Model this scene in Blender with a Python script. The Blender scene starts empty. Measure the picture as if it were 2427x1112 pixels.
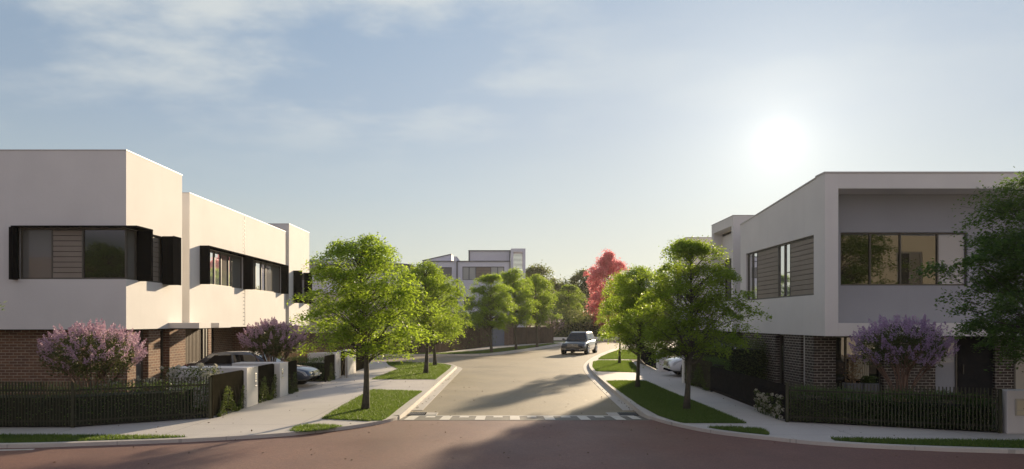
import bpy, math, random
import numpy as np
from mathutils import Vector

C = bpy.context.scene
# ------------------------------------------------------------------ camera
EYE = 2.5                       # camera height (m)
FP, CX, HY = 1700., 1203., 761.  # focal length, vanishing point in photo pixels (2427 wide)
cd = bpy.data.cameras.new('camera'); cam = bpy.data.objects.new('camera', cd)
C.collection.objects.link(cam); C.camera = cam
cam.location = (0, 0, EYE); cam.rotation_euler = (math.radians(90), 0, 0)
cd.sensor_fit = 'HORIZONTAL'; cd.sensor_width = 36; cd.lens = 36*FP/2427
cd.shift_x = (1213.5-CX)/2427; cd.shift_y = (HY-556)/2427
cd.clip_start = 0.1; cd.clip_end = 3000
# ------------------------------------------------------------------ sky, sun, exposure
SUN = Vector((0.378, 1.0, 0.25)).normalized()
EL, AZ = math.asin(SUN.z), math.atan2(SUN.x, SUN.y)
wd = bpy.data.worlds.new('World'); C.world = wd; wd.use_nodes = True
nt = wd.node_tree; nt.nodes.clear()
def N(t, typ, **kw):
    n = t.nodes.new(typ)
    for k, v in kw.items(): setattr(n, k, v)
    return n
def math_(t, op, a, b=None, clamp=False):
    n = N(t, 'ShaderNodeMath', operation=op, use_clamp=clamp)
    for i, q in enumerate((a, b)):
        if q is None: continue
        if isinstance(q, (int, float)): n.inputs[i].default_value = q
        else: t.links.new(q, n.inputs[i])
    return n.outputs[0]
def mixc(t, fac, a, b, blend='MIX'):
    n = N(t, 'ShaderNodeMix', data_type='RGBA', blend_type=blend)
    for i, q in ((0, fac), (6, a), (7, b)):
        if isinstance(q, (int, float)): n.inputs[i].default_value = q
        elif isinstance(q, tuple): n.inputs[i].default_value = (*q, 1)[:4]
        else: t.links.new(q, n.inputs[i])
    return n.outputs[2]
def ramp_(t, v, a, b, lo=0., hi=1.):
    n = N(t, 'ShaderNodeMapRange'); t.links.new(v, n.inputs[0])
    for i, q in enumerate((a, b, lo, hi)): n.inputs[i+1].default_value = q
    return n.outputs[0]
sky = N(nt, 'ShaderNodeTexSky', sky_type='NISHITA', sun_disc=False, sun_elevation=EL, sun_rotation=AZ,
        altitude=0, air_density=1.0, dust_density=0.6, ozone_density=2.0)
tc = N(nt, 'ShaderNodeTexCoord')
sep = N(nt, 'ShaderNodeSeparateXYZ'); nt.links.new(tc.outputs['Generated'], sep.inputs[0])
zz = math_(nt, 'ADD', math_(nt, 'MAXIMUM', sep.outputs[2], 0.0), 0.16)
cmb = N(nt, 'ShaderNodeCombineXYZ')
nt.links.new(math_(nt, 'DIVIDE', sep.outputs[0], zz), cmb.inputs[0]); nt.links.new(math_(nt, 'DIVIDE', sep.outputs[1], zz), cmb.inputs[1])
mp = N(nt, 'ShaderNodeMapping'); nt.links.new(cmb.outputs[0], mp.inputs[0]); mp.inputs['Scale'].default_value = (1.35, 1.7, 1); mp.inputs['Location'].default_value = (3.1, 1.5, 0)
no = N(nt, 'ShaderNodeTexNoise'); no.inputs['Scale'].default_value = 1.15; no.inputs['Detail'].default_value = 7; no.inputs['Roughness'].default_value = 0.55
nt.links.new(mp.outputs[0], no.inputs['Vector'])
cl = N(nt, 'ShaderNodeMapRange', interpolation_type='SMOOTHSTEP'); nt.links.new(no.outputs[0], cl.inputs[0])
cl.inputs[1].default_value = 0.44; cl.inputs[2].default_value = 0.66
up = N(nt, 'ShaderNodeMapRange', interpolation_type='SMOOTHSTEP'); nt.links.new(sep.outputs[2], up.inputs[0])
up.inputs[1].default_value = 0.16; up.inputs[2].default_value = 0.36
dot = N(nt, 'ShaderNodeVectorMath', operation='DOT_PRODUCT'); nt.links.new(tc.outputs['Generated'], dot.inputs[0]); dot.inputs[1].default_value = SUN
dp = math_(nt, 'MAXIMUM', dot.outputs['Value'], 0.0)
SKYC = dict(cloud=(5.7, 5.85, 5.6), veil=(5.2, 5.6, 6.2))
hz_ = N(nt, 'ShaderNodeMapRange', interpolation_type='SMOOTHERSTEP'); nt.links.new(sep.outputs[2], hz_.inputs[0])
hz_.inputs[1].default_value = -0.05; hz_.inputs[2].default_value = 0.42; hz_.inputs[3].default_value = 1; hz_.inputs[4].default_value = 0
# soft shoulder on the very bright sky round the sun: c*k/(c+k)
K = 5.8
kc = N(nt, 'ShaderNodeVectorMath', operation='SCALE'); nt.links.new(sky.outputs[0], kc.inputs[0]); kc.inputs['Scale'].default_value = K
ka = N(nt, 'ShaderNodeVectorMath', operation='ADD'); nt.links.new(sky.outputs[0], ka.inputs[0]); ka.inputs[1].default_value = (K, K, K)
kd = N(nt, 'ShaderNodeVectorMath', operation='DIVIDE'); nt.links.new(kc.outputs[0], kd.inputs[0]); nt.links.new(ka.outputs[0], kd.inputs[1])
hsv = N(nt, 'ShaderNodeHueSaturation'); hsv.inputs['Saturation'].default_value = 1.3; nt.links.new(kd.outputs[0], hsv.inputs['Color'])
front = N(nt, 'ShaderNodeMapRange'); nt.links.new(dot.outputs['Value'], front.inputs[0]); front.inputs[1].default_value = -0.6; front.inputs[2].default_value = 0.9; front.inputs[3].default_value = 0.35; front.inputs[4].default_value = 1.0
grad = N(nt, 'ShaderNodeValToRGB'); nt.links.new(sep.outputs[2], grad.inputs[0]); e = grad.color_ramp.elements
e[0].position = 0.0; e[0].color = (0.60, 0.60, 0.50, 1); e[1].position = 0.75; e[1].color = (0.10, 0.16, 0.28, 1)
for p_, c_ in ((0.07, (0.555, 0.575, 0.505, 1)), (0.17, (0.43, 0.495, 0.535, 1)), (0.26, (0.345, 0.42, 0.515, 1)), (0.40, (0.275, 0.365, 0.49, 1))):
    q_ = e.new(p_); q_.color = c_
gs = N(nt, 'ShaderNodeVectorMath', operation='SCALE'); nt.links.new(grad.outputs[0], gs.inputs[0])
nt.links.new(math_(nt, 'MULTIPLY', front.outputs[0], 10.4), gs.inputs['Scale'])
c0 = mixc(nt, 0.72, hsv.outputs[0], gs.outputs[0])
c1 = mixc(nt, math_(nt, 'MULTIPLY', math_(nt, 'MULTIPLY', cl.outputs[0], up.outputs[0]), ramp_(nt, sep.outputs[0], 0.16, -0.12, 0.18, 0.72)), c0, SKYC['cloud'])
fill_cloud = N(nt, 'ShaderNodeMapRange', interpolation_type='SMOOTHSTEP'); nt.links.new(sep.outputs[1], fill_cloud.inputs[0]); fill_cloud.inputs[1].default_value = 0.25; fill_cloud.inputs[2].default_value = -0.45; fill_cloud.inputs[3].default_value = 0; fill_cloud.inputs[4].default_value = 1
c1 = mixc(nt, math_(nt, 'MULTIPLY', fill_cloud.outputs[0], ramp_(nt, no.outputs[0], 0.35, 0.6)), c1, (4.75, 4.5, 5.2))  # added cloud bank, unseen behind the camera, to brighten shaded fronts and ground
def lobe(n, k): return math_(nt, 'MULTIPLY', math_(nt, 'POWER', dp, n), k)
g1 = math_(nt, 'ADD', lobe(4500.0, 2.0), lobe(700.0, 1.0))
g2 = math_(nt, 'ADD', lobe(110.0, 1.35), lobe(11.0, 1.0))
gl = N(nt, 'ShaderNodeVectorMath', operation='SCALE'); gl.inputs[0].default_value = (1.0, 0.95, 0.78)
nt.links.new(math_(nt, 'ADD', g1, g2), gl.inputs['Scale'])
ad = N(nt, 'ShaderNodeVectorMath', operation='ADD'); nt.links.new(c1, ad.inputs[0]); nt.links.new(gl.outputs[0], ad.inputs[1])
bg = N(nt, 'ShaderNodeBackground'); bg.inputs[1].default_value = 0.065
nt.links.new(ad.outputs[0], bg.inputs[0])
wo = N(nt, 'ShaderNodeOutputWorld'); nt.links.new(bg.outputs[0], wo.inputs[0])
sl = bpy.data.lights.new('sun', 'SUN'); sl.energy = 4.3; sl.angle = math.radians(1.4); sl.color = (1.0, 0.80, 0.55)
so = bpy.data.objects.new('sun', sl); C.collection.objects.link(so); so.rotation_euler = SUN.to_track_quat('Z', 'Y').to_euler()
so.location = (30, 60, 40)
C.view_settings.view_transform = 'Standard'; C.view_settings.look = 'None'; C.view_settings.gamma = 1
C.view_settings.exposure = 1.05
C.cycles.use_denoising = True
C.cycles.max_bounces = 8; C.cycles.transparent_max_bounces = 8
C.cycles.sample_clamp_indirect = 6

# ------------------------------------------------------------------ helpers
R = math.radians
def gp(px, py, z=0.12):
    "photo pixel on the ground plane -> metres"
    Y = FP*(EYE-z)/(py-HY); return ((px-CX)/FP*Y, Y)
def wl(o):
    v = Vector((0, 0, 0))
    while o is not None: v += Vector(o.location); o = o.parent
    return v
def tag(o, label=None, cat=None, group=None, kind=None):
    for k, v in (('label', label), ('category', cat), ('group', group), ('kind', kind)):
        if v: o[k] = v
    return o
def thing(name, label, cat, loc=(0, 0, 0), group=None):
    o = bpy.data.objects.new(name, None); C.collection.objects.link(o); o.location = loc; o.empty_display_size = 0.3
    return tag(o, label, cat, group)
class MB:
    def __init__(s): s.v = []; s.f = []; s.mi = []; s.cur = 0; s.cut = []
    def add(s, vs, fs):
        b = len(s.v); s.cut.append((b, len(s.f))); s.v += [tuple(q) for q in vs]
        for f in fs: s.f.append([b+i for i in f]); s.mi.append(s.cur)
    def box(s, x0, x1, y0, y1, z0, z1):
        x0, x1 = min(x0, x1), max(x0, x1); y0, y1 = min(y0, y1), max(y0, y1); z0, z1 = min(z0, z1), max(z0, z1)
        s.add([(x0, y0, z0), (x1, y0, z0), (x1, y1, z0), (x0, y1, z0), (x0, y0, z1), (x1, y0, z1), (x1, y1, z1), (x0, y1, z1)],
              [(0, 3, 2, 1), (4, 5, 6, 7), (0, 1, 5, 4), (1, 2, 6, 5), (2, 3, 7, 6), (3, 0, 4, 7)]); return s
    def prism(s, poly, z0, z1):
        a = sum(p[0]*q[1]-q[0]*p[1] for p, q in zip(poly, poly[1:]+poly[:1]))
        if a < 0: poly = poly[::-1]
        n = len(poly)
        s.add([(x, y, z0) for x, y in poly]+[(x, y, z1) for x, y in poly],
              [tuple(range(n-1, -1, -1)), tuple(range(n, 2*n))]+[(i, (i+1) % n, n+(i+1) % n, n+i) for i in range(n)]); return s
    def obox(s, p, q, w, z0, z1):
        "box along the segment p-q (plan), width w"
        dx, dy = q[0]-p[0], q[1]-p[1]; l = math.hypot(dx, dy); nx, ny = -dy/l*w/2, dx/l*w/2
        return s.prism([(p[0]+nx, p[1]+ny), (p[0]-nx, p[1]-ny), (q[0]-nx, q[1]-ny), (q[0]+nx, q[1]+ny)], z0, z1)
    def yzprism(s, poly, x0, x1):
        n = len(poly); a = sum(p[0]*q[1]-q[0]*p[1] for p, q in zip(poly, poly[1:]+poly[:1]))
        if a < 0: poly = poly[::-1]
        s.add([(x0, y, z) for y, z in poly]+[(x1, y, z) for y, z in poly],
              [tuple(range(n-1, -1, -1)), tuple(range(n, 2*n))]+[(i, (i+1) % n, n+(i+1) % n, n+i) for i in range(n)]); return s
    def xzprism(s, poly, y0, y1):
        n = len(poly); a = sum(p[0]*q[1]-q[0]*p[1] for p, q in zip(poly, poly[1:]+poly[:1]))
        if a > 0: poly = poly[::-1]
        s.add([(x, y0, z) for x, z in poly]+[(x, y1, z) for x, z in poly],
              [tuple(range(n-1, -1, -1)), tuple(range(n, 2*n))]+[(i, (i+1) % n, n+(i+1) % n, n+i) for i in range(n)]); return s
    def tube(s, pts, rad, n=8):
        pts = [Vector(p) for p in pts]; rings = []
        for i, p in enumerate(pts):
            d = (pts[min(i+1, len(pts)-1)]-pts[max(i-1, 0)])
            if d.length < 1e-6: d = Vector((0, 0, 1))
            d.normalize(); a = d.cross(Vector((0.31, 0.95, 0.05)))
            if a.length < 0.05: a = d.cross(Vector((1, 0, 0)))
            a.normalize(); b = d.cross(a); r = rad[i]
            rings.append([p+a*r*math.cos(2*math.pi*k/n)+b*r*math.sin(2*math.pi*k/n) for k in range(n)])
        vs = [v for ring in rings for v in ring]; fs = []
        for i in range(len(pts)-1):
            for k in range(n): fs.append((i*n+k, i*n+(k+1) % n, (i+1)*n+(k+1) % n, (i+1)*n+k))
        fs.append(tuple(range(n-1, -1, -1))); fs.append(tuple((len(pts)-1)*n+k for k in range(n)))
        s.add(vs, fs); return s
    def build(s, name, mat, parent=None, smooth=False, bevel=0, sub=0, origin=None):
        v = np.array(s.v, dtype=float)
        if origin is not None: o = Vector(origin)
        elif parent is not None: o = wl(parent)
        else: o = Vector(((v[:, 0].min()+v[:, 0].max())/2, (v[:, 1].min()+v[:, 1].max())/2, v[:, 2].min()))
        me = bpy.data.meshes.new(name); me.from_pydata([tuple(q) for q in v-np.array(o)], [], s.f)
        for m in (mat if isinstance(mat, (list, tuple)) else [mat]): me.materials.append(m)
        me.polygons.foreach_set('material_index', s.mi)
        if smooth: me.polygons.foreach_set('use_smooth', [True]*len(s.f))
        me.update()
        ob = bpy.data.objects.new(name, me); C.collection.objects.link(ob)
        if parent is not None: ob.parent = parent
        else: ob.location = o
        if bevel:
            b = ob.modifiers.new('bevel', 'BEVEL'); b.width = bevel; b.segments = 2; b.limit_method = 'ANGLE'; b.angle_limit = R(35)
        if sub:
            b = ob.modifiers.new('sub', 'SUBSURF'); b.levels = sub; b.render_levels = sub
        return ob
def build_each(mb, name, mat, parent, **kw):
    "one object per piece added to mb"
    cut = mb.cut+[(len(mb.v), len(mb.f))]; out = []
    for (v0, f0), (v1, f1) in zip(cut, cut[1:]):
        q = MB(); q.add(mb.v[v0:v1], [[i-v0 for i in f] for f in mb.f[f0:f1]]); out.append(q.build(name, mat, parent, **kw))
    return out
def quads(name, V, mat, parent=None, mi=None, origin=None):
    "V: (n,k,3) array, one polygon per row"
    n, k = V.shape[:2]
    o = np.array(wl(parent)) if parent is not None else (np.array(origin) if origin is not None else np.zeros(3))
    me = bpy.data.meshes.new(name); me.vertices.add(n*k); me.loops.add(n*k); me.polygons.add(n)
    me.vertices.foreach_set('co', (V-o).reshape(-1).astype(np.float32))
    me.loops.foreach_set('vertex_index', np.arange(n*k, dtype=np.int32))
    me.polygons.foreach_set('loop_start', np.arange(0, n*k, k, dtype=np.int32))
    for m in (mat if isinstance(mat, (list, tuple)) else [mat]): me.materials.append(m)
    if mi is not None: me.polygons.foreach_set('material_index', mi.astype(np.int32))
    me.update(calc_edges=True); me.validate()
    ob = bpy.data.objects.new(name, me); C.collection.objects.link(ob)
    if parent is not None: ob.parent = parent
    else: ob.location = o
    return ob
def dup(root, loc, rz=0, sc=(1, 1, 1), label=None, group=None):
    r = root.copy(); C.collection.objects.link(r); r.location = loc; r.rotation_euler = (0, 0, rz); r.scale = sc
    if label: r['label'] = label
    if group: r['group'] = group
    for ch in list(root.children):
        c = ch.copy(); C.collection.objects.link(c); c.parent = r
        for g in ch.children:
            d = g.copy(); C.collection.objects.link(d); d.parent = c
    return r
def wall(mb, axis, a0, a1, t0, t1, z0, z1, holes=()):
    "wall along axis with rectangular holes (a0,a1,z0,z1)"
    A = sorted({a0, a1, *[min(max(h[i], a0), a1) for h in holes for i in (0, 1)]})
    for p, q in zip(A, A[1:]):
        if q-p < 1e-6: continue
        m = (p+q)/2; cuts = sorted([(h[2], h[3]) for h in holes if h[0] <= m <= h[1]])
        z = z0
        for c, d in cuts+[(z1, z1)]:
            if c-z > 1e-6:
                if axis == 'x': mb.box(p, q, t0, t1, z, c)
                else: mb.box(t0, t1, p, q, z, c)
            z = max(z, d)
def offset(line, d):
    "offset an open polyline to its left by d"
    out = []
    for i, p in enumerate(line):
        a = line[max(i-1, 0)]; b = line[min(i+1, len(line)-1)]
        dx, dy = b[0]-a[0], b[1]-a[1]; l = math.hypot(dx, dy)
        out.append((p[0]-dy/l*d, p[1]+dx/l*d))
    return out
def smooth_line(pts, n=6):
    "Catmull-Rom through the points"
    P = [pts[0]]+list(pts)+[pts[-1]]; out = []
    for i in range(1, len(P)-2):
        p0, p1, p2, p3 = [np.array(q) for q in P[i-1:i+3]]
        for k in range(n):
            t = k/n; out.append(tuple(0.5*((2*p1)+(-p0+p2)*t+(2*p0-5*p1+4*p2-p3)*t*t+(-p0+3*p1-3*p2+p3)*t**3)))
    out.append(tuple(pts[-1])); return out

# ------------------------------------------------------------------ materials
def newmat(name):
    m = bpy.data.materials.new(name); m.use_nodes = True; t = m.node_tree; return m, t, t.nodes['Principled BSDF']
def pos(t, scale=None):
    g = N(t, 'ShaderNodeNewGeometry'); v = g.outputs['Position']
    if scale:
        q = N(t, 'ShaderNodeMapping'); q.inputs['Scale'].default_value = scale; t.links.new(v, q.inputs[0]); v = q.outputs[0]
    return v
def noise(t, v, scale, detail=4, rough=0.55):
    n = N(t, 'ShaderNodeTexNoise'); n.inputs['Scale'].default_value = scale; n.inputs['Detail'].default_value = detail
    n.inputs['Roughness'].default_value = rough; t.links.new(v, n.inputs['Vector']); return n.outputs[0]
def ramp(t, v, a, b, lo=0., hi=1.):
    n = N(t, 'ShaderNodeMapRange'); t.links.new(v, n.inputs[0])
    for i, q in enumerate((a, b, lo, hi)): n.inputs[i+1].default_value = q
    return n.outputs[0]
def bump(t, b, h, strength, dist):
    n = N(t, 'ShaderNodeBump'); n.inputs['Strength'].default_value = strength; n.inputs['Distance'].default_value = dist
    t.links.new(h, n.inputs['Height']); t.links.new(n.outputs[0], b.inputs['Normal'])
def pmat(name, c1, c2=None, scale=3., rough=0.7, bs=0., bd=0.004, bscale=90, metal=0., spec=0.5, coat=0., r2=None):
    m, t, b = newmat(name); v = pos(t)
    if c2:
        f = ramp(t, noise(t, v, scale), 0.3, 0.7); t.links.new(mixc(t, f, c1, c2), b.inputs['Base Color'])
        if r2 is not None: t.links.new(ramp(t, noise(t, v, scale*1.7), 0.3, 0.7, rough, r2), b.inputs['Roughness'])
    else: b.inputs['Base Color'].default_value = (*c1, 1)
    if r2 is None or not c2: b.inputs['Roughness'].default_value = rough
    b.inputs['Metallic'].default_value = metal; b.inputs['Specular IOR Level'].default_value = spec; b.inputs['Coat Weight'].default_value = coat
    b.inputs['Coat Roughness'].default_value = 0.05
    if bs: bump(t, b, noise(t, v, bscale, 3, 0.6), bs, bd)
    return m
M = {}
def matte(m):
    "pure diffuse: no grazing-angle sheen"
    t = m.node_tree; b = t.nodes['Principled BSDF']; d = N(t, 'ShaderNodeBsdfDiffuse')
    for l in list(b.inputs['Base Color'].links): t.links.new(l.from_socket, d.inputs[0])
    if not d.inputs[0].links: d.inputs[0].default_value = b.inputs['Base Color'].default_value
    t.links.new(d.outputs[0], t.nodes['Material Output'].inputs[0]); return m
def stucco(name, c):
    m, t, b = newmat(name); v = pos(t)
    f = ramp(t, noise(t, v, 0.8, 5), 0.3, 0.7); k = tuple(x*0.93 for x in c)
    streak = noise(t, pos(t, (3, 3, 0.25)), 1.0, 5, 0.6)
    col = mixc(t, f, c, k); col = mixc(t, ramp(t, streak, 0.55, 0.75, 0, 0.25), col, tuple(x*0.84 for x in c))
    t.links.new(col, b.inputs['Base Color']); b.inputs['Roughness'].default_value = 0.85; b.inputs['Specular IOR Level'].default_value = 0.25
    h = N(t, 'ShaderNodeMath', operation='ADD'); t.links.new(noise(t, v, 45, 4, 0.65), h.inputs[0]); t.links.new(noise(t, v, 6, 3), h.inputs[1])
    bump(t, b, h.outputs[0], 0.32, 0.012); return m
M['stucco'] = stucco('white_render', (0.745, 0.72, 0.685))
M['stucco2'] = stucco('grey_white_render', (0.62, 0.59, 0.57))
M['stucco3'] = stucco('blue_grey_render', (0.72, 0.72, 0.79))
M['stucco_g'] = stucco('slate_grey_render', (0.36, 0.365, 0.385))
M['cream'] = stucco('cream_render', (0.46, 0.42, 0.34))
def brick(name, c1, c2, mortar, w=0.24, h=0.086):
    m, t, b = newmat(name); g = N(t, 'ShaderNodeNewGeometry'); s = N(t, 'ShaderNodeSeparateXYZ'); t.links.new(g.outputs['Position'], s.inputs[0])
    c = N(t, 'ShaderNodeCombineXYZ'); t.links.new(math_(t, 'ADD', s.outputs[0], s.outputs[1]), c.inputs[0]); t.links.new(s.outputs[2], c.inputs[1])
    br = N(t, 'ShaderNodeTexBrick'); t.links.new(c.outputs[0], br.inputs['Vector']); br.inputs['Scale'].default_value = 1
    br.inputs['Brick Width'].default_value = w; br.inputs['Row Height'].default_value = h; br.inputs['Mortar Size'].default_value = 0.009
    br.inputs['Mortar Smooth'].default_value = 0.15; br.inputs['Bias'].default_value = 0
    br.inputs['Color1'].default_value = (*c1, 1); br.inputs['Color2'].default_value = (*c2, 1); br.inputs['Mortar'].default_value = (*mortar, 1)
    blot = mixc(t, ramp(t, noise(t, pos(t, (4, 4, 11)), 1.0, 3), 0.35, 0.7, 0, 0.5), br.outputs[0], tuple(x*0.55 for x in c1))
    t.links.new(blot, b.inputs['Base Color']); b.inputs['Roughness'].default_value = 0.85; b.inputs['Specular IOR Level'].default_value = 0.3
    hh = N(t, 'ShaderNodeMath', operation='MULTIPLY_ADD'); t.links.new(br.outputs['Fac'], hh.inputs[0]); hh.inputs[1].default_value = -1.0
    t.links.new(math_(t, 'MULTIPLY', noise(t, g.outputs['Position'], 70, 3), 0.35), hh.inputs[2])
    bump(t, b, hh.outputs[0], 0.8, 0.01); return m
M['brick'] = brick('brown_brick', (0.25, 0.135, 0.08), (0.16, 0.09, 0.062), (0.46, 0.39, 0.29))
M['brick2'] = brick('dark_brick', (0.055, 0.045, 0.038), (0.085, 0.062, 0.05), (0.50, 0.46, 0.39))
M['black'] = pmat('black_metal', (0.005, 0.005, 0.006), rough=0.8, spec=0.08)
M['bronze'] = pmat('bronze_frame', (0.075, 0.065, 0.05), (0.09, 0.08, 0.062), rough=0.45)
M['fence'] = pmat('dark_bronze_batten', (0.06, 0.06, 0.04), (0.08, 0.08, 0.055), 6, rough=0.8, spec=0.1)
M['fence3'] = pmat('dark_gate_batten', (0.02, 0.018, 0.012), (0.03, 0.027, 0.018), 6, rough=0.8, spec=0.1)
M['fence2'] = pmat('charcoal_batten', (0.022, 0.022, 0.024), (0.035, 0.034, 0.033), 6, rough=0.8, spec=0.1)
M['timber_fence'] = pmat('brown_paling', (0.075, 0.058, 0.045), (0.11, 0.085, 0.065), 2, rough=0.75)
M['louvre'] = pmat('taupe_louvre', (0.23, 0.19, 0.15), (0.26, 0.22, 0.175), 2, rough=0.6)
M['coping'] = pmat('coping_metal', (0.5, 0.47, 0.44), rough=0.5)
M['trim'] = pmat('dark_trim', (0.09, 0.095, 0.11), rough=0.5)
M['timber'] = pmat('brown_timber', (0.10, 0.065, 0.035), (0.15, 0.10, 0.055), 5, rough=0.6)
for q_ in ('black', 'fence', 'fence2', 'fence3', 'timber_fence'): matte(M[q_])
def glass(name, col, ior, rough=0.015):
    m, t, b = newmat(name); b.inputs['Base Color'].default_value = (*col, 1); b.inputs['Roughness'].default_value = rough; b.inputs['IOR'].default_value = ior
    bump(t, b, noise(t, pos(t), 0.7, 2), 0.06, 0.02); return m
M['glass'] = glass('dark_glass', (0.02, 0.018, 0.015), 1.75)
M['glass_r'] = glass('brown_reflective_glass', (0.02, 0.017, 0.012), 1.75)
M['glass_m'] = glass('mirror_glass', (0.85, 0.85, 0.85), 1.5); M['glass_m'].node_tree.nodes['Principled BSDF'].inputs['Metallic'].default_value = 0.85
M['blind'] = glass('glass_over_grey_blind', (0.17, 0.165, 0.15), 1.4)
M['blind3'] = glass('glass_over_light_blind', (0.40, 0.41, 0.38), 1.45)
M['blind2'] = glass('glass_over_pale_blind', (0.36, 0.37, 0.40), 1.5)
M['curtain'] = pmat('cream_curtain', (0.5, 0.45, 0.33), rough=0.9)
M['roof'] = pmat('grey_roof', (0.16, 0.165, 0.18), (0.2, 0.2, 0.22), 2, rough=0.6)
M['siding'] = pmat('pale_siding', (0.62, 0.62, 0.68), (0.66, 0.66, 0.71), 1.5, rough=0.7)
# asphalt
def asphalt(name, c1, c2, speck, r1, r2):
    m, t, b = newmat(name); v = pos(t)
    base = mixc(t, ramp(t, noise(t, v, 0.35, 6, 0.6), 0.3, 0.7), c1, c2)
    sp = noise(t, v, 55, 2, 0.7); fine = ramp(t, sp, 0.5, 0.72)
    col = mixc(t, math_(t, 'MULTIPLY', fine, 0.55), base, speck)
    dark = ramp(t, noise(t, v, 75, 1), 0.30, 0.42, 0.75, 0); col = mixc(t, dark, col, tuple(x*0.35 for x in c1))
    grain = noise(t, v, 13, 3, 0.75); col = mixc(t, ramp(t, grain, 0.42, 0.62, 0.0, 0.5), col, tuple(x*0.62 for x in c1))
    lanes = noise(t, pos(t, (0.9, 0.12, 1)), 1.0, 5, 0.6); col = mixc(t, ramp(t, lanes, 0.48, 0.7, 0, 0.35), col, tuple(x*0.7 for x in c2))
    t.links.new(col, b.inputs['Base Color'])
    t.links.new(ramp(t, noise(t, v, 0.5, 4), 0.3, 0.7, r1, r2), b.inputs['Roughness']); b.inputs['Specular IOR Level'].default_value = 0.85
    bump(t, b, noise(t, v, 60, 3, 0.7), 0.35, 0.006); return m
M['asphalt'] = asphalt('grey_asphalt', (0.215, 0.172, 0.098), (0.265, 0.212, 0.128), (0.50, 0.395, 0.22), 0.58, 0.74)
M['red'] = asphalt('red_asphalt', (0.185, 0.074, 0.048), (0.135, 0.06, 0.045), (0.42, 0.24, 0.15), 0.58, 0.74)
def concrete(name, c1, c2, joint=1.5, jc=0.45):
    m, t, b = newmat(name); v = pos(t)
    col = mixc(t, ramp(t, noise(t, v, 0.6, 6, 0.62), 0.3, 0.7), c1, c2)
    col = mixc(t, ramp(t, noise(t, v, 70, 2), 0.58, 0.7, 0, 0.4), col, tuple(x*0.5 for x in c1))
    if joint:
        br = N(t, 'ShaderNodeTexBrick'); br.offset = 0; t.links.new(v, br.inputs['Vector']); br.inputs['Scale'].default_value = 1
        br.inputs['Brick Width'].default_value = joint*1.6; br.inputs['Row Height'].default_value = joint; br.inputs['Mortar Size'].default_value = 0.011
        br.inputs['Mortar Smooth'].default_value = 0.3
        col = mixc(t, math_(t, 'MULTIPLY', br.outputs['Fac'], 1-jc), col, tuple(x*0.25 for x in c1))
    t.links.new(col, b.inputs['Base Color']); b.inputs['Roughness'].default_value = 0.7; b.inputs['Specular IOR Level'].default_value = 0.6
    bump(t, b, noise(t, v, 60, 3), 0.25, 0.005); return m
M['path'] = concrete('footpath_concrete', (0.55, 0.515, 0.47), (0.47, 0.44, 0.41))
M['kerb'] = concrete('kerb_concrete', (0.56, 0.52, 0.46), (0.46, 0.43, 0.39), 1.2, 0.6)
M['paint'] = pmat('white_road_paint', (0.70, 0.67, 0.60), (0.55, 0.52, 0.46), 9, rough=0.6)
M['soil'] = pmat('garden_mulch', (0.035, 0.026, 0.018), (0.06, 0.045, 0.03), 8, rough=0.95, bs=0.6, bd=0.03, bscale=25)
M['lawn'] = pmat('turf', (0.05, 0.095, 0.022), (0.075, 0.125, 0.03), 3, rough=0.9, bs=0.5, bd=0.02, bscale=50)
M['field'] = pmat('far_ground', (0.05, 0.065, 0.025), (0.08, 0.085, 0.04), 0.1, rough=0.95)
M['hub'] = pmat('alloy', (0.55, 0.55, 0.56), rough=0.3, metal=1)
M['tyre'] = pmat('tyre_rubber', (0.018, 0.018, 0.018), rough=0.85)
M['lamp'] = glass('headlamp_glass', (0.55, 0.57, 0.6), 1.6, 0.05)
M['chrome'] = pmat('chrome', (0.7, 0.7, 0.7), rough=0.15, metal=1)
M['plate'] = pmat('number_plate', (0.6, 0.6, 0.58), rough=0.5)
def leafmat(name, c1, c2, tr, w=0.45, rough=0.5):
    m, t, b = newmat(name); g = N(t, 'ShaderNodeNewGeometry'); o = N(t, 'ShaderNodeObjectInfo')
    f = math_(t, 'ADD', math_(t, 'MULTIPLY', g.outputs['Random Per Island'], 0.75), math_(t, 'MULTIPLY', o.outputs['Random'], 0.25))
    col = mixc(t, f, c1, c2); t.links.new(col, b.inputs['Base Color']); b.inputs['Roughness'].default_value = rough; b.inputs['Specular IOR Level'].default_value = 0.3
    tl = N(t, 'ShaderNodeBsdfTranslucent'); t.links.new(mixc(t, f, tuple(x*0.5 for x in tr), tr), tl.inputs[0])
    mx = N(t, 'ShaderNodeMixShader'); mx.inputs[0].default_value = w; t.links.new(b.outputs[0], mx.inputs[1]); t.links.new(tl.outputs[0], mx.inputs[2])
    t.links.new(mx.outputs[0], t.nodes['Material Output'].inputs[0]); return m
M['leaf'] = leafmat('maple_leaf', (0.012, 0.038, 0.01), (0.06, 0.115, 0.024), (0.66, 0.90, 0.075), 0.5)
M['leaf_shade'] = leafmat('shaded_maple_leaf', (0.016, 0.045, 0.016), (0.045, 0.09, 0.028), (0.30, 0.50, 0.08), 0.42)  # darker, cooler copy of the maple leaf, with shade put into its colour
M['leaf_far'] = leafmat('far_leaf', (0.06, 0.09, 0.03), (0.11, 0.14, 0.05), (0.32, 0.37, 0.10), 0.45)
M['leaf_red'] = leafmat('crimson_leaf', (0.74, 0.15, 0.18), (0.85, 0.30, 0.30), (1.0, 0.40, 0.42), 0.6)
M['leaf_hedge'] = leafmat('hedge_leaf', (0.04, 0.085, 0.022), (0.09, 0.15, 0.035), (0.2, 0.32, 0.05), 0.4)
M['leaf_lilac'] = leafmat('lilac_leaf', (0.045, 0.07, 0.025), (0.09, 0.115, 0.04), (0.2, 0.23, 0.06), 0.4)
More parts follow.
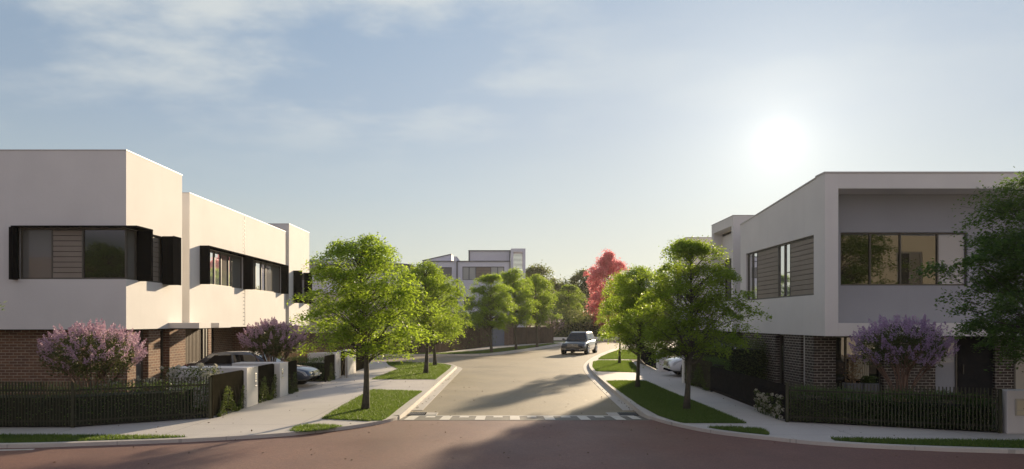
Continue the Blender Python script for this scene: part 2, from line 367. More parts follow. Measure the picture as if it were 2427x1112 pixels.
M['petal'] = leafmat('mauve_petal', (0.40, 0.27, 0.48), (0.62, 0.46, 0.66), (0.62, 0.44, 0.60), 0.4)
M['petal2'] = leafmat('pink_petal', (0.48, 0.30, 0.45), (0.68, 0.50, 0.60), (0.70, 0.48, 0.55), 0.4)
M['white_petal'] = leafmat('white_petal', (0.55, 0.52, 0.42), (0.72, 0.70, 0.60), (0.6, 0.58, 0.42), 0.35)
M['blade'] = leafmat('grass_blade', (0.05, 0.12, 0.028), (0.125, 0.17, 0.045), (0.26, 0.38, 0.05), 0.4)
M['straw'] = leafmat('straw_blade', (0.22, 0.15, 0.08), (0.32, 0.22, 0.12), (0.4, 0.28, 0.14), 0.4)
M['bark'] = pmat('grey_bark', (0.055, 0.05, 0.038), (0.10, 0.09, 0.065), 14, rough=0.9, bs=0.7, bd=0.02, bscale=40)
M['bark2'] = pmat('tan_bark', (0.20, 0.12, 0.085), (0.28, 0.18, 0.13), 12, rough=0.8)

# ------------------------------------------------------------------ setting: ground, roads, pavements
def sheet(name, poly, z, mat, kind='structure'):
    b = MB(); a = sum(p[0]*q[1]-q[0]*p[1] for p, q in zip(poly, poly[1:]+poly[:1]))
    if a < 0: poly = poly[::-1]
    b.add([(x, y, z) for x, y in poly], [tuple(range(len(poly)))]); o = b.build(name, mat); tag(o, kind=kind); return o
sheet('ground', [(-900, -300), (900, -300), (900, 1500), (-900, 1500)], -0.05, M['field'])
sheet('road', [(-90, 17.97), (90, 17.97), (90, 140), (-90, 140)], 0.0, M['asphalt'])
sheet('red_road', [(-90, 2.0), (90, 2.0), (90, 17.62), (-90, 17.62)], 0.06, M['red'])   # raised table, ramped down to the side street
LK = [(-90, 13.0), (-14, 13.62), (-9.74, 13.76), (-8.26, 14.0), (-6.78, 14.35), (-5.59, 14.77), (-4.61, 15.27), (-3.68, 16.1), (-3.02, 17.0),
      (-2.74, 17.8), (-2.7, 19), (-2.69, 28), (-2.68, 36.2), (-2.75, 38.0), (-3.3, 39.7), (-4.5, 41.0), (-6.5, 41.6), (-12, 41.8), (-90, 42)]
RK = [(90, 12.2), (14, 12.95), (9.49, 13.18), (6.52, 13.9), (5.4, 14.66), (4.5, 15.5), (3.92, 16.6), (3.6, 17.7), (3.52, 19), (3.78, 28), (4.2, 36.5),
      (5.0, 43), (6.75, 52), (9.3, 62), (13.4, 75), (25, 95), (90, 150)]
DK = [(-90, 51), (-12, 51), (-6.5, 51), (-2.8, 51.3), (-1.3, 52.3), (1.4, 60), (4.4, 71), (6.6, 78.5), (14, 93), (25, 106), (90, 160)]
LKs, RKs, DKs = [[q[0]]+smooth_line(q[1:-1])+[q[-1]] for q in (LK, RK, DK)]
def block(name, line, extra, kerbname, side, tray=0.3):
    poly = line+extra
    b = MB(); b.prism(poly, -0.04, 0.12); o = b.build(name, M['path']); tag(o, kind='structure')
    inn, out = offset(line, side*0.16), offset(line, -side*0.012)
    k = MB()
    for i in range(len(line)-1):
        q = [out[i], out[i+1], inn[i+1], inn[i]]; k.prism(q, -0.02, 0.134)
    tag(k.build(kerbname, M['kerb']), kind='structure')
    return inn
inL = block('footpath', LKs, [], 'kerb', 1)
inR = block('footpath', RKs, [(90, 12.2)], 'kerb', -1)
inD = block('footpath', DKs, [(90, 260), (-90, 260)], 'kerb', 1)
# flat gutter trays along the side street
def tray(line, d, y0, y1):
    ln = [p for p in line if y0 <= p[1] <= y1 and abs(p[0]) < 30]; o = offset(ln, d); k = MB()
    for i in range(len(ln)-1): k.prism([ln[i], ln[i+1], o[i+1], o[i]], -0.02, 0.009)
    tag(k.build('gutter', M['kerb']), kind='structure')
tray(LKs, -0.32, 19.1, 39.5); tray(RKs, 0.32, 19.1, 92); tray(DKs, -0.3, 52.0, 100)
b = MB(); b.prism([(-90, -60), (90, -60), (90, 2.2), (-90, 2.2)], -0.04, 0.12); tag(b.build('footpath', M['path']), kind='structure')
# painted threshold and drain pits
def rampz(y): return 0.0605*min(1, max(0, (18.8-y)/1.2))
def slope(mb, x0, x1, y0, y1, dz): mb.add([(x0, y0, rampz(y0)+dz), (x1, y0, rampz(y0)+dz), (x1, y1, rampz(y1)+dz), (x0, y1, rampz(y1)+dz)], [(0, 1, 2, 3)])
mk = MB(); mk.add([(-2.55, 18.80, 0.0085), (3.33, 18.80, 0.0085), (3.33, 18.92, 0.0085), (-2.55, 18.92, 0.0085)], [(0, 1, 2, 3)])
for k in range(-3, 4):
    x = 0.19+k*0.875
    slope(mk, x-0.13, x+0.12, 17.68, 18.80, 0.0085); slope(mk, x-0.5575, x-0.3175, 18.36, 18.80, 0.0085)
slope(mk, 3.13, 3.35, 17.9, 18.8, 0.0085)
tag(mk.build('road_marking', M['paint']), kind='structure')
mk = MB(); slope(mk, -2.72, 3.58, 17.60, 18.80, 0.0042); mk.add([(-2.68, 18.8, .0042), (3.55, 18.8, .0042), (3.55, 18.94, .0042), (-2.68, 18.94, .0042)], [(0, 1, 2, 3)])
tag(mk.build('ramp', asphalt('dark_asphalt', (0.10, 0.088, 0.068), (0.13, 0.115, 0.09), (0.28, 0.24, 0.18), 0.55, 0.7)), kind='structure')
def pit(x0, x1, lab):
    t = thing('drain_grate', lab, 'drain', ((x0+x1)/2, 19.2, 0), 'drain grates in the gutters')
    g = MB(); n = 9
    for i in range(n): g.box(x0+(x1-x0)*i/n, x0+(x1-x0)*(i+0.45)/n, 19.0, 19.45, 0.0, 0.024)
    g.box(x0, x1, 18.97, 19.0, 0, 0.024); g.box(x0, x1, 19.45, 19.48, 0, 0.024); g.build('grate', M['trim'], t)
    f = MB(); f.box(x0-0.01, x1+0.01, 18.95, 19.5, -0.01, 0.014); f.build('frame', M['black'], t)
    s = MB(); xx = (x1+0.02, x1+0.32) if x0 < 0 else (x0-0.32, x0-0.02); s.box(xx[0], xx[1], 18.96, 19.45, -0.01, 0.02); s.build('surround', M['kerb'], t)
pit(-2.64, -2.2, 'iron drain grate in the gutter by the tree on the left verge')
pit(2.98, 3.46, 'iron drain grate in the gutter by the sunny right kerb')
# parking lane lines at the far ends of the red road
mk = MB()
for (p, q, w) in (((-13, 13.0), (-9.0, 13.62), 0.1), ((-13, 12.55), (-9.35, 12.95), 0.1), ((13, 12.6), (9.6, 12.95), 0.09)): mk.obox(p, q, w, 0.03, 0.066)
tag(mk.build('road_marking', M['paint']), kind='structure')
# gardens behind the fences
sheet('garden_bed', [(-60, 15.98), (-9.7, 16.08), (-7.36, 17.6), (-7.36, 24.3), (-60, 24.3)], 0.124, M['soil'])
sheet('garden_bed', [(-60, 28.0), (-7.3, 28.0), (-7.3, 38), (-60, 38)], 0.124, M['soil'])
sheet('garden_bed', [(60, 14.6), (10.55, 15.25), (6.68, 16.95), (6.95, 24.1), (6.9, 27.6), (60, 27.6)], 0.124, M['soil'])
sheet('garden_bed', [(60, 34), (7.3, 34), (7.5, 46), (11, 60), (60, 90)], 0.124, M['soil'])
sheet('garden_bed', [(-60, 53), (-5.4, 53), (-0.9, 69.8), (4.7, 77.2), (12, 95), (22, 106), (60, 140), (60, 250), (-60, 250)], 0.124, M['lawn'])

# ------------------------------------------------------------------ grass verges
rng = np.random.default_rng(7)
def inpoly(P, poly):
    x, y = P[:, 0], P[:, 1]; c = np.zeros(len(P), bool); n = len(poly)
    for i in range(n):
        x1, y1 = poly[i]; x2, y2 = poly[(i+1) % n]
        c ^= ((y1 > y) != (y2 > y)) & (x < (x2-x1)*(y-y1)/(y2-y1+1e-12)+x1)
    return c
def grass(poly, dens, label, h=0.055, z=0.126):
    A = np.array(poly); lo, hi = A.min(0), A.max(0); n = int((hi[0]-lo[0])*(hi[1]-lo[1])*dens)
    P = rng.uniform(lo, hi, (n, 2)); P = P[inpoly(P, poly)]; n = len(P)
    a = rng.uniform(0, 2*np.pi, n); hh = h*rng.uniform(0.5, 1.25, n); w = rng.uniform(0.006, 0.012, n)*(h/0.055)
    t = np.stack([np.cos(a), np.sin(a), np.zeros(n)], 1); lean = rng.normal(0, 0.45, (n, 2))*hh[:, None]
    base = np.concatenate([P, np.full((n, 1), z)], 1)
    V = np.stack([base-t*w[:, None], base+t*w[:, None], base+np.concatenate([lean, hh[:, None]], 1)], 1)
    ctr = np.array([A[:, 0].mean(), A[:, 1].mean(), 0.12])
    o = quads('grass', V, M['blade'], origin=ctr); tag(o, label, 'grass', 'grass verges', 'stuff')
    s = sheet('lawn', poly, z-0.0015, M['lawn']); return o
def gpoly(pp, z=0.125): return [gp(x, y, z) for x, y in pp]
grass(smooth_line(gpoly([(762, 993), (820, 958), (882, 924.5)]), 3)+smooth_line(gpoly([(1000, 928.5), (960, 957), (915, 993)]), 3)+gpoly([(905, 998), (880, 999), (830, 996)]),
      2600, 'mown grass verge around the largest left street tree')
grass([(-5.55, 29.2), (-2.92, 29.2), (-2.9, 36.2), (-3.0, 37.9), (-3.6, 39.6), (-4.7, 40.8), (-6.4, 41.3), (-7.0, 41.3), (-6.4, 38.6), (-5.4, 35.5)], 1000, 'mown grass verge with two street trees before the left side street', 0.06)
grass(gpoly([(687, 1022), (700, 1012), (722, 1008), (770, 1008), (816, 1011), (780, 1018), (735, 1023), (700, 1025)]), 2600, 'small leaf shaped grass patch at the left corner kerb')
grass([(-40, 15.0), (-9.8, 14.9), (-7.0, 14.78), (-6.55, 14.72), (-7.1, 14.42), (-8.3, 14.18), (-9.76, 13.95), (-14, 13.8), (-40, 13.5)], 2200, 'long grass strip below the dark corner fence on the left')
grass(gpoly([(1437, 904), (1480, 903), (1531, 904), (1590, 930), (1680, 966), (1770, 1003.5), (1690, 1003), (1614, 1003), (1560, 985), (1510, 958), (1470, 930)]), 2600,
      'mown grass verge around the two nearest right street trees')
grass(gpoly([(1406, 858), (1420, 854.5), (1496, 855), (1507, 868), (1516, 883), (1460, 881.5), (1412, 880.5), (1404, 870)]), 1000, 'rounded grass verge between two driveway crossings on the right', 0.06)
grass([(5.6, 44.4), (9.0, 44.4), (9.6, 48), (11.0, 56), (11.6, 60), (8.9, 58), (7.3, 52), (6.2, 47.5)], 700, 'far grass verge on the inside of the bend', 0.07)
grass(gpoly([(1676, 1013), (1740, 1013), (1806, 1017), (1824, 1027), (1822, 1031), (1760, 1025), (1705, 1018)]), 2600, 'small leaf shaped grass patch at the right corner kerb')
grass([(6.55, 14.55), (8.0, 14.35), (10, 14.2), (40, 13.6), (40, 12.75), (14, 13.15), (9.5, 13.4), (7.3, 13.85), (6.5, 14.25)], 2200, 'long grass strip below the batten fence on the right')
grass([(-30, 51.3), (-6.5, 51.3), (-2.9, 51.6), (-1.5, 52.6), (1.15, 60.2), (4.1, 71), (5.6, 76), (4.3, 74.5), (0.6, 65.5), (-2.4, 56.5), (-5, 52.6), (-30, 52.3)], 450, 'long far grass verge under the row of trees on the outside of the bend', 0.08)

# ------------------------------------------------------------------ trees
def leaf_quads(c, L, Wd, rng, up=0.8, droop=None):
    n = len(c); nrm = rng.normal(0, 1, (n, 3)); nrm[:, 2] = np.abs(nrm[:, 2])+up; nrm /= np.linalg.norm(nrm, axis=1)[:, None]
    t = rng.normal(0, 1, (n, 3))
    if droop is not None: t = t*0.6+droop
    t -= nrm*(t*nrm).sum(1)[:, None]; t /= np.linalg.norm(t, axis=1)[:, None]+1e-9; s = np.cross(nrm, t)
    l = L*rng.uniform(0.6, 1.25, n)[:, None]; w = Wd*rng.uniform(0.7, 1.2, n)[:, None]
    return np.stack([c-t*l*0.5, c+s*w*0.5-t*l*0.08, c+t*l*0.5, c-s*w*0.5-t*l*0.08], 1)
def crown_shape(t): return np.interp(t, [0, 0.07, 0.2, 0.4, 0.58, 0.75, 0.9, 1.0], [0.6, 0.92, 1.0, 0.96, 0.92, 0.84, 0.64, 0.30])
def make_tree(seed, H, Rr, zb, ncl, nl, L, leaf, bark, name, label, cat='tree', trunk_r=0.085, shape=crown_shape, limbs=6, group=None, flat=0.5, up=0.9):
    r = np.random.default_rng(seed); rd = random.Random(seed)
    root = thing(name, label, cat, (0, 0, 0), group)
    tb = MB()
    ph = r.uniform(0, 6.28); sw = 0.05*Rr
    def axis(z): return np.array([sw*math.sin(z*0.9+ph), sw*math.cos(z*0.8+ph*1.7), z])-np.array([sw*math.sin(ph), sw*math.cos(ph*1.7), 0])
    zt = zb+(H-zb)*0.86; zs = np.linspace(0, zt, 12)
    tb.tube([axis(z) for z in zs], [trunk_r*(1.45 if i == 0 else 1.12 if i == 1 else 1)*(1-0.86*(z/zt)**1.15) for i, z in enumerate(zs)], 9)
    clusters = []
    for i in range(limbs):           # scaffold limbs
        a = i*2.4+ph; z0 = zb*0.86+(H-zb)*0.36*i/limbs; t = r.uniform(0.15, 0.5); z1 = z0+(H-zb)*r.uniform(0.10, 0.34)
        rr = Rr*r.uniform(0.5, 0.75); p0 = axis(z0); p3 = np.array([math.cos(a)*rr, math.sin(a)*rr, z1])
        p1 = p0+(p3-p0)*0.35+np.array([0, 0, -0.02*(H-zb)]); p2 = p0+(p3-p0)*0.7+np.array([0, 0, 0.03*(H-zb)])
        q = trunk_r*0.5*(1-0.5*i/limbs); tb.tube([p0, p1, p2, p3], [q, q*0.75, q*0.5, q*0.22], 6)
    for i in range(ncl):
        t = r.uniform(0, 1)**0.95; rad = Rr*shape(t)*(0.9+0.13*math.sin(3*i+ph)); u = math.sqrt(r.uniform(0.06, 1.0))*r.uniform(0.82, 1.16); a = i*2.39996+r.uniform(-0.3, 0.3)
        lump = 1+0.09*math.sin(2*a+ph*2+4*t)+0.07*math.sin(5*a-7*t)
        c = np.array([math.cos(a)*rad*u*lump, math.sin(a)*rad*u*lump, zb+(H-zb)*(0.05+0.95*t)-0.07*Rr*u])+axis(zb+(H-zb)*t*0.8)*np.array([1, 1, 0]); clusters.append(c)
        zs0 = max(zb*rd.uniform(0.86, 1.15), c[2]-math.hypot(c[0], c[1])*rd.uniform(0.3, 0.9)); zs0 = min(zs0, zt*0.97); p0 = axis(zs0)
        m = (p0+c)/2+np.array([0, 0, 0.05*Rr]); tb.tube([p0, m, c], [trunk_r*0.17, trunk_r*0.11, trunk_r*0.03], 4)
        for _ in range(2):
            e = c+np.array([r.normal(0, .12), r.normal(0, .12), r.normal(0, .05)])*Rr; tb.tube([m*0.4+c*0.6, e], [trunk_r*0.06, trunk_r*0.02], 3)
    tb.build('trunk', bark, root, smooth=True)
    Q = []; per = (nl*r.uniform(0.55, 1.45, ncl)).astype(int)
    for c, k in zip(clusters, per):
        s = Rr*r.uniform(0.12, 0.27); a = r.uniform(0, 6.283, k); q = np.sqrt(r.uniform(0, 1, k))*(1+0.28*np.sin(a*3+r.uniform(0, 6))+0.15*np.sin(a*7+r.uniform(0, 6)))
        out = c[:2]/(np.linalg.norm(c[:2])+1e-6)
        d = np.stack([np.cos(a)*q*s, np.sin(a)*q*s, r.normal(0, 1, k)*s*flat*0.42], 1)
        rad = (d[:, :2]*out).sum(1); tilt = r.uniform(0.0, 0.32)
        d[:, 2] += -rad*tilt-0.28*s*q*q+0.08*s
        dr = np.array([out[0]*0.8, out[1]*0.8, -0.45])
        Q.append(leaf_quads(c+d, L, L*0.55, r, up, dr))
    quads('crown', np.concatenate(Q), leaf, root)
    return root
STG = 'street trees along the side street'
protos = [make_tree(11, 4.62, 1.78, 1.42, 185, 205, 0.08, M['leaf'], M['bark'], 'maple_tree', 'x', group=STG),
          make_tree(23, 4.6, 1.70, 1.42, 172, 205, 0.08, M['leaf'], M['bark'], 'maple_tree', 'x', group=STG),
          make_tree(37, 4.6, 1.70, 1.38, 172, 205, 0.08, M['leaf'], M['bark'], 'maple_tree', 'x', group=STG)]
used = [False]*3
def place(i, x, y, rz, sxy, sz, label, group=STG):
    if not used[i]:
        o = protos[i]; used[i] = True; o.location = (x, y, 0.12); o.rotation_euler = (0, 0, rz); o.scale = (sxy, sxy, sz); o['label'] = label; o['group'] = group; return o
    return dup(protos[i], (x, y, 0.12), rz, (sxy, sxy, sz), label, group)
x, y = gp(866, 972); place(0, x, y, 0.3, 1.0, 1.0, 'broad leafy street tree, largest on the left, on the nearest left grass verge')
x, y = gp(1627, 972); place(1, x, y, 1.1, 0.90, 0.99, 'broad street tree on right verge, beside the white house, its trunk nearest the dark fence')
x, y = gp(1009, 886); place(2, x, y, 2.2, 1.08, 1.09, 'street tree second along the left verge, just behind the largest left tree')
x, y = gp(1031, 867); place(1, x, y, 4.0, 1.0, 1.05, 'street tree with thin trunk at the end of the left verge by the side street')
x, y = gp(1511, 920); place(0, x, y, 2.0, 0.80, 0.93, 'slim dark trunked street tree second on the right verge, by the kerb')
x, y = gp(1468, 862); place(2, x, y, 0.4, 0.74, 1.08, 'street tree on the rounded grass verge between right driveways')
x, y = gp(1165, 836); place(1, x, y, 5.1, 1.12, 1.28, 'street tree nearest of the far row, in front of the blue grey house')
x, y = gp(1223, 829); place(2, x, y, 3.3, 1.1, 1.46, 'street tree in the far row, below the slatted tower of the blue grey house')
x, y = gp(1273, 823); place(0, x, y, 5.5, 1.15, 1.42, 'street tree in the far row, in front of the pink flowering shrub')
place(1, 8.6, 99, 2.6, 1.5, 1.6, 'street tree directly behind the black car at the bend')
NG = 'trees at the edges of the red road'
o = make_tree(77, 5.45, 2.0, 1.62, 220, 330, 0.075, M['leaf_shade'], M['bark'], 'maple_tree', 'shaded green tree in front of the white house with big upstairs windows', group=NG, trunk_r=0.1)
o.location = (11.05, 14.0, 0.12); o.rotation_euler = (0, 0, 2.0)
place(1, -13.95, 14.1, 1.4, 1.36, 1.13, 'green tree at the far end of the corner fence, cut off by the picture edge', NG)
# red tree
def redshape(t): return np.interp(t, [0, 0.12, 0.3, 0.5, 0.7, 0.85, 1.0], [0.42, 0.75, 0.95, 1.0, 0.85, 0.62, 0.12])
rt = make_tree(51, 11.3, 3.05, 1.7, 230, 125, 0.26, M['leaf_red'], M['bark'], 'red_tree', 'tall crimson tree rising above the green street trees', trunk_r=0.17, shape=redshape, limbs=5, flat=0.9, up=0.5)
rt.location = (13.0, 93.5, 0.12)
# background trees
def roundshape(t): return np.interp(t, [0, 0.15, 0.4, 0.7, 0.9, 1.0], [0.55, 0.85, 1.0, 0.88, 0.55, 0.15])
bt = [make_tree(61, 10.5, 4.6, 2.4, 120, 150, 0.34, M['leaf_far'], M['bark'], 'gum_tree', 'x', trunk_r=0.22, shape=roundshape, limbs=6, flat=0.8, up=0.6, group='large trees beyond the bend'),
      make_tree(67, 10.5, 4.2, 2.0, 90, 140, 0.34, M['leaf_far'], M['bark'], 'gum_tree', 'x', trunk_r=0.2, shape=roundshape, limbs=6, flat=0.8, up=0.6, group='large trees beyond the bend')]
spots = [(1275, 112, 1.04, 'tall open crowned tree just right of the slatted tower'), (1385, 118, 1.02, 'tall open crowned tree behind the crimson tree, on its left'),
         (1330, 128, 0.86, 'lower hazy tree in the gap between two tall open crowned trees'), (1490, 122, 0.86, 'hazy tree behind the crimson tree, on its right'),
         (1570, 116, 0.8, 'hazy tree behind the leafiest right street trees'), (1440, 135, 0.8, 'far tree directly behind the crimson tree'),
         (1190, 125, 0.7, 'tree behind the blue grey house'), (890, 105, 0.62, 'tree behind the pale sided house on the left'),
         (1650, 120, 0.75, 'far tree hidden behind the right row of white houses'), (770, 112, 0.62, 'far tree behind the white terrace on the left'),
         (1530, 145, 0.85, 'furthest hazy tree on the right of the crimson tree'), (1240, 150, 0.9, 'furthest hazy tree beyond the slatted tower'), (1370, 160, 0.95, 'furthest hazy tree behind the black car')]
for i, (px, Y, s, lab) in enumerate(spots):
    X = (px-CX)/FP*Y; o = bt[i] if i < 2 else dup(bt[i % 2], (0, 0, 0))
    o.location = (X, Y, 0.1); o.rotation_euler = (0, 0, i*1.3); o.scale = (s, s, s); o['label'] = lab

# ------------------------------------------------------------------ shrubs, hedges, flowers
def sph(r, n, shell=0.5):
    d = r.normal(0, 1, (n, 3)); d /= np.linalg.norm(d, axis=1)[:, None]; return d*(r.uniform(shell**3, 1, n)**(1/3))[:, None]
def lilac(seed, loc, rx, z0, z1, npan, label, petal, ph=0.30, n_leaf=7500, cutoff=(0.45, 0.95)):
    r = np.random.default_rng(seed); t = thing('lilac_bush', label, 'bush', loc, 'flowering bushes behind the fences'); X, Y, Z = loc
    st = MB(); zc = (z0+z1)/2; rz = (z1-z0)/2
    for i in range(16):
        a = i*2.4; k = r.uniform(0.2, 0.85); e = np.array([X+math.cos(a)*rx*k, Y+math.sin(a)*rx*k, zc+rz*r.uniform(-0.5, 0.3)])
        p0 = np.array([X+math.cos(a)*0.1, Y+math.sin(a)*0.1, Z]); m = p0*0.5+e*0.5+np.array([-math.cos(a)*rx*0.12, -math.sin(a)*rx*0.12, 0])
        st.tube([p0, m, e], [0.03, 0.022, 0.01], 5)
        for j in range(5):
            b = a+r.uniform(-.8, .8); f = e+np.array([math.cos(b)*rx*0.3, math.sin(b)*rx*0.3, rz*r.uniform(0.1, 0.5)]); q = m+(e-m)*r.uniform(0.1, 1); st.tube([q, (q+f)/2+np.array([0, 0, .03]), f], [0.012, 0.008, 0.004], 4)
    st.build('stem', M['bark2'], t, smooth=True)
    d = sph(r, n_leaf, 0.45); lump = 1+0.12*np.sin(d[:, 0:1]*7+seed)*np.cos(d[:, 1:2]*6)
    c = np.array([X, Y, zc])+d*lump*np.array([rx*0.93, rx*0.93, rz*0.95]); c = c[c[:, 2] > zc-rz*r.uniform(*cutoff, len(c))]
    quads('foliage', leaf_quads(c, 0.075, 0.04, r, 0.3), M['leaf_lilac'], t)
    Q = []
    for i in range(npan):
        while True:
            d = sph(r, 1, 0.93)[0]
            if d[2] > -0.5 and r.uniform() < 0.55+0.6*d[2]: break
        base = np.array([X, Y, zc])+d*np.array([rx, rx, rz])*r.uniform(0.88, 1.0); ax = d*0.7+np.array([0, 0, 0.75]); ax /= np.linalg.norm(ax)
        n = 60; u = r.uniform(0, 1, n)**1.2; a = r.uniform(0, 6.28, n); e1 = np.cross(ax, [0.3, 0.9, 0.1]); e1 /= np.linalg.norm(e1); e2 = np.cross(ax, e1)
        hgt = ph*r.uniform(0.7, 1.15); w = hgt*0.32*(1-u)**0.8*np.sqrt(r.uniform(0.3, 1, n))
        Q.append(leaf_quads(base+ax*(u*hgt)[:, None]+e1*(w*np.cos(a))[:, None]+e2*(w*np.sin(a))[:, None], 0.036, 0.034, r, 0.2))
    quads('blossom', np.concatenate(Q), petal, t); return t
lilac(3, (-10.55, 18.2, 0.124), 1.14, 0.95, 2.30, 190, 'mauve and pink flowering bush behind the corner fence, before the brown brick wall', M['petal2'])
lilac(5, (-8.05, 24.6, 0.124), 1.06, 1.2, 2.42, 200, 'dusty pink flowering bush above the parked dark car and white pier', M['petal2'], 0.24)
lilac(8, (10.05, 18.3, 0.124), 1.14, 1.0, 2.46, 200, 'purple flowering bush with bare tan stems before the dark brick wall', M['petal'], cutoff=(-0.15, 0.6))
for px, Y, s, lab in ((1243, 76, 1.0, 'pink flowering shrub over the far brown fence'), (1300, 80, 0.9, 'pale flowering shrub at the end of the far brown fence')):
    lilac(int(px), ((px-CX)/FP*Y, Y, 0.124), 1.9*s, 0.9, 3.4*s, 60, lab, M['petal2'], 0.42, 1800)
def hedge(name, poly, z0, z1, n, label, L=0.05, cat='hedge', group=None, mat=None, jitter=0.05, core_on=True):
    r = np.random.default_rng(len(label)*7+n); t = thing(name, label, cat, (sum(p[0] for p in poly)/len(poly), sum(p[1] for p in poly)/len(poly), z0), group)
    cx, cy = t.location[0], t.location[1]
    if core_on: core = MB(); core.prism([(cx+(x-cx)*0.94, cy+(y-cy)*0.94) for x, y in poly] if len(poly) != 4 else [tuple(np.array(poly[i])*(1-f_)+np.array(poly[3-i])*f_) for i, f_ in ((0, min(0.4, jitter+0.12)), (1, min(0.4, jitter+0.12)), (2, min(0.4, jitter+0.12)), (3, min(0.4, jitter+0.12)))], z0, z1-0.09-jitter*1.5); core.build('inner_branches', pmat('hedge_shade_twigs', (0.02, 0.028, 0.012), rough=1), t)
    P = []; per = [math.hypot(q[0]-p[0], q[1]-p[1]) for p, q in zip(poly, poly[1:]+poly[:1])]; area = [l*(z1-z0) for l in per]
    A = np.array(poly); lo, hi = A.min(0), A.max(0); top = (hi[0]-lo[0])*(hi[1]-lo[1])*0.8; tot = sum(area)+top
    for i, (p, q) in enumerate(zip(poly, poly[1:]+poly[:1])):
        k = int(n*area[i]/tot); u = r.uniform(0, 1, k); P.append(np.stack([p[0]+(q[0]-p[0])*u, p[1]+(q[1]-p[1])*u, r.uniform(z0, z1, k)], 1))
    k = int(n*top/tot); T = r.uniform(lo, hi, (k*2, 2)); T = T[inpoly(T, poly)][:k]; P.append(np.concatenate([T, np.full((len(T), 1), z1)], 1))
    c = np.concatenate(P); c += r.normal(0, jitter, c.shape); c[:, 2] += 0.05*np.sin(c[:, 0]*5)*np.sin(c[:, 0]*2.3+1)*(c[:, 2] > z1-0.15)
    quads('foliage', leaf_quads(c, L, L*0.6, r, 0.4), mat or M['leaf_hedge'], t); return t
hedge('hedge', [(-30, 16.12), (-9.72, 16.16), (-7.5, 17.6), (-7.5, 18.3), (-9.9, 16.95), (-30, 16.9)], 0.12, 0.93, 26000, 'clipped dark green hedge behind the corner batten fence on the left')
hedge('hedge', [(6.75, 17.0), (10.5, 15.38), (10.5, 16.1), (6.85, 17.75)], 0.12, 0.80, 20000, 'clipped dark green hedge behind the batten fence on the right')
hedge('hedge', [(-9.6, 28.25), (-7.25, 28.25), (-7.25, 29.2), (-9.6, 29.2)], 0.12, 0.98, 6000, 'square green hedge beyond the parked dark car')
hedge('hedge', [(-7.62, 24.5), (-7.36, 24.5), (-7.36, 21.0), (-7.62, 21.0)], 0.12, 0.80, 3500, 'narrow hedge behind the short fence panel between white piers')
hedge('hedge', [(6.95, 24.2), (7.5, 24.2), (7.5, 26.9), (6.95, 26.9)], 0.12, 1.12, 6000, 'rough hedge growing through the fence past the charcoal panel')
hedge('hedge', [(6.9, 27.3), (7.15, 27.3), (7.15, 28.1), (6.9, 28.1)], 0.12, 1.15, 1500, 'slim clipped conifer hedge beside the white driveway wall')
hedge('hedge', [(-5.6, 54.2), (-1.2, 69.9), (-2.4, 70.2), (-6.8, 54.5)], 0.12, 2.9, 16000, 'tall dark screen of shrubs behind the far brown fence', 0.16, jitter=0.25)
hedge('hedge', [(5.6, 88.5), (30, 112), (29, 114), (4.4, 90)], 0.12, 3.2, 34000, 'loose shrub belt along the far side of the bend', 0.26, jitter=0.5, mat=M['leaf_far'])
hedge('hedge', [(-60, 54.5), (-7, 54.5), (-7, 55.5), (-60, 55.5)], 0.12, 1.8, 9000, 'shrub screen along the left side street', 0.15, jitter=0.12)
hedge('shrub', [(7.0, 25.9), (9.35, 25.9), (9.35, 27.3), (7.0, 27.3)], 0.12, 1.72, 9000, 'loose dusky shrub between the brick house and the white driveway wall', 0.07, 'shrub', None, M['leaf_lilac'], 0.12)
def creeper(p, q, z0, z1, n, side, label, mat=None, L=0.055):
    r = np.random.default_rng(n); u = r.uniform(0, 1, n)**0.9; prof = z0+(z1-z0)*(0.55+0.45*np.sin(u*9+n))*0.9
    z = z0+(prof-z0)*r.uniform(0, 1, n)**0.7; dx, dy = q[0]-p[0], q[1]-p[1]; l = math.hypot(dx, dy); off = np.abs(r.normal(0.03, 0.03, n))*side
    c = np.stack([p[0]+dx*u-dy/l*off, p[1]+dy*u+dx/l*off, z], 1)
    t = thing('creeper', label, 'creeper', ((p[0]+q[0])/2, (p[1]+q[1])/2, z0), 'creepers on the fences')
    quads('foliage', leaf_quads(c, L, L*0.6, r, 0.2), mat or M['leaf_hedge'], t)
    st = MB()
    for k in range(7):
        a = (k+0.5)/7; x, y = p[0]+dx*a-dy/l*0.03*side, p[1]+dy*a+dx/l*0.03*side; st.tube([(x, y, z0), (x+0.03, y, (z0+z1)/2), (x-0.02, y+.02, z1*0.85)], [0.008, 0.006, 0.003], 4)
    st.build('stem', M['bark'], t); return t
LV = leafmat('creeper_leaf', (0.04, 0.075, 0.02), (0.08, 0.12, 0.03), (0.2, 0.26, 0.05), 0.4)
creeper((-7.21, 17.75), (-7.2, 19.5), 0.12, 0.92, 1500, -1, 'green creeper through the fence panel left of the nearest white pier', LV)
creeper((-7.2, 20.75), (-7.2, 22.2), 0.12, 0.95, 1300, -1, 'green creeper on the fence panel between the two nearest white piers', LV)
creeper((-7.12, 23.25), (-7.12, 24.2), 0.12, 0.9, 800, -1, 'green creeper on the short fence panel beside the parked dark car', LV)
creeper((-7.06, 28.1), (-7.08, 29.2), 0.12, 0.95, 500, -1, 'thin creeper on the fence panel past the square hedge', LV)
creeper((6.84, 24.3), (6.83, 27.2), 0.12, 1.1, 1600, 1, 'leafy creeper covering the far end of the right fence', LV)
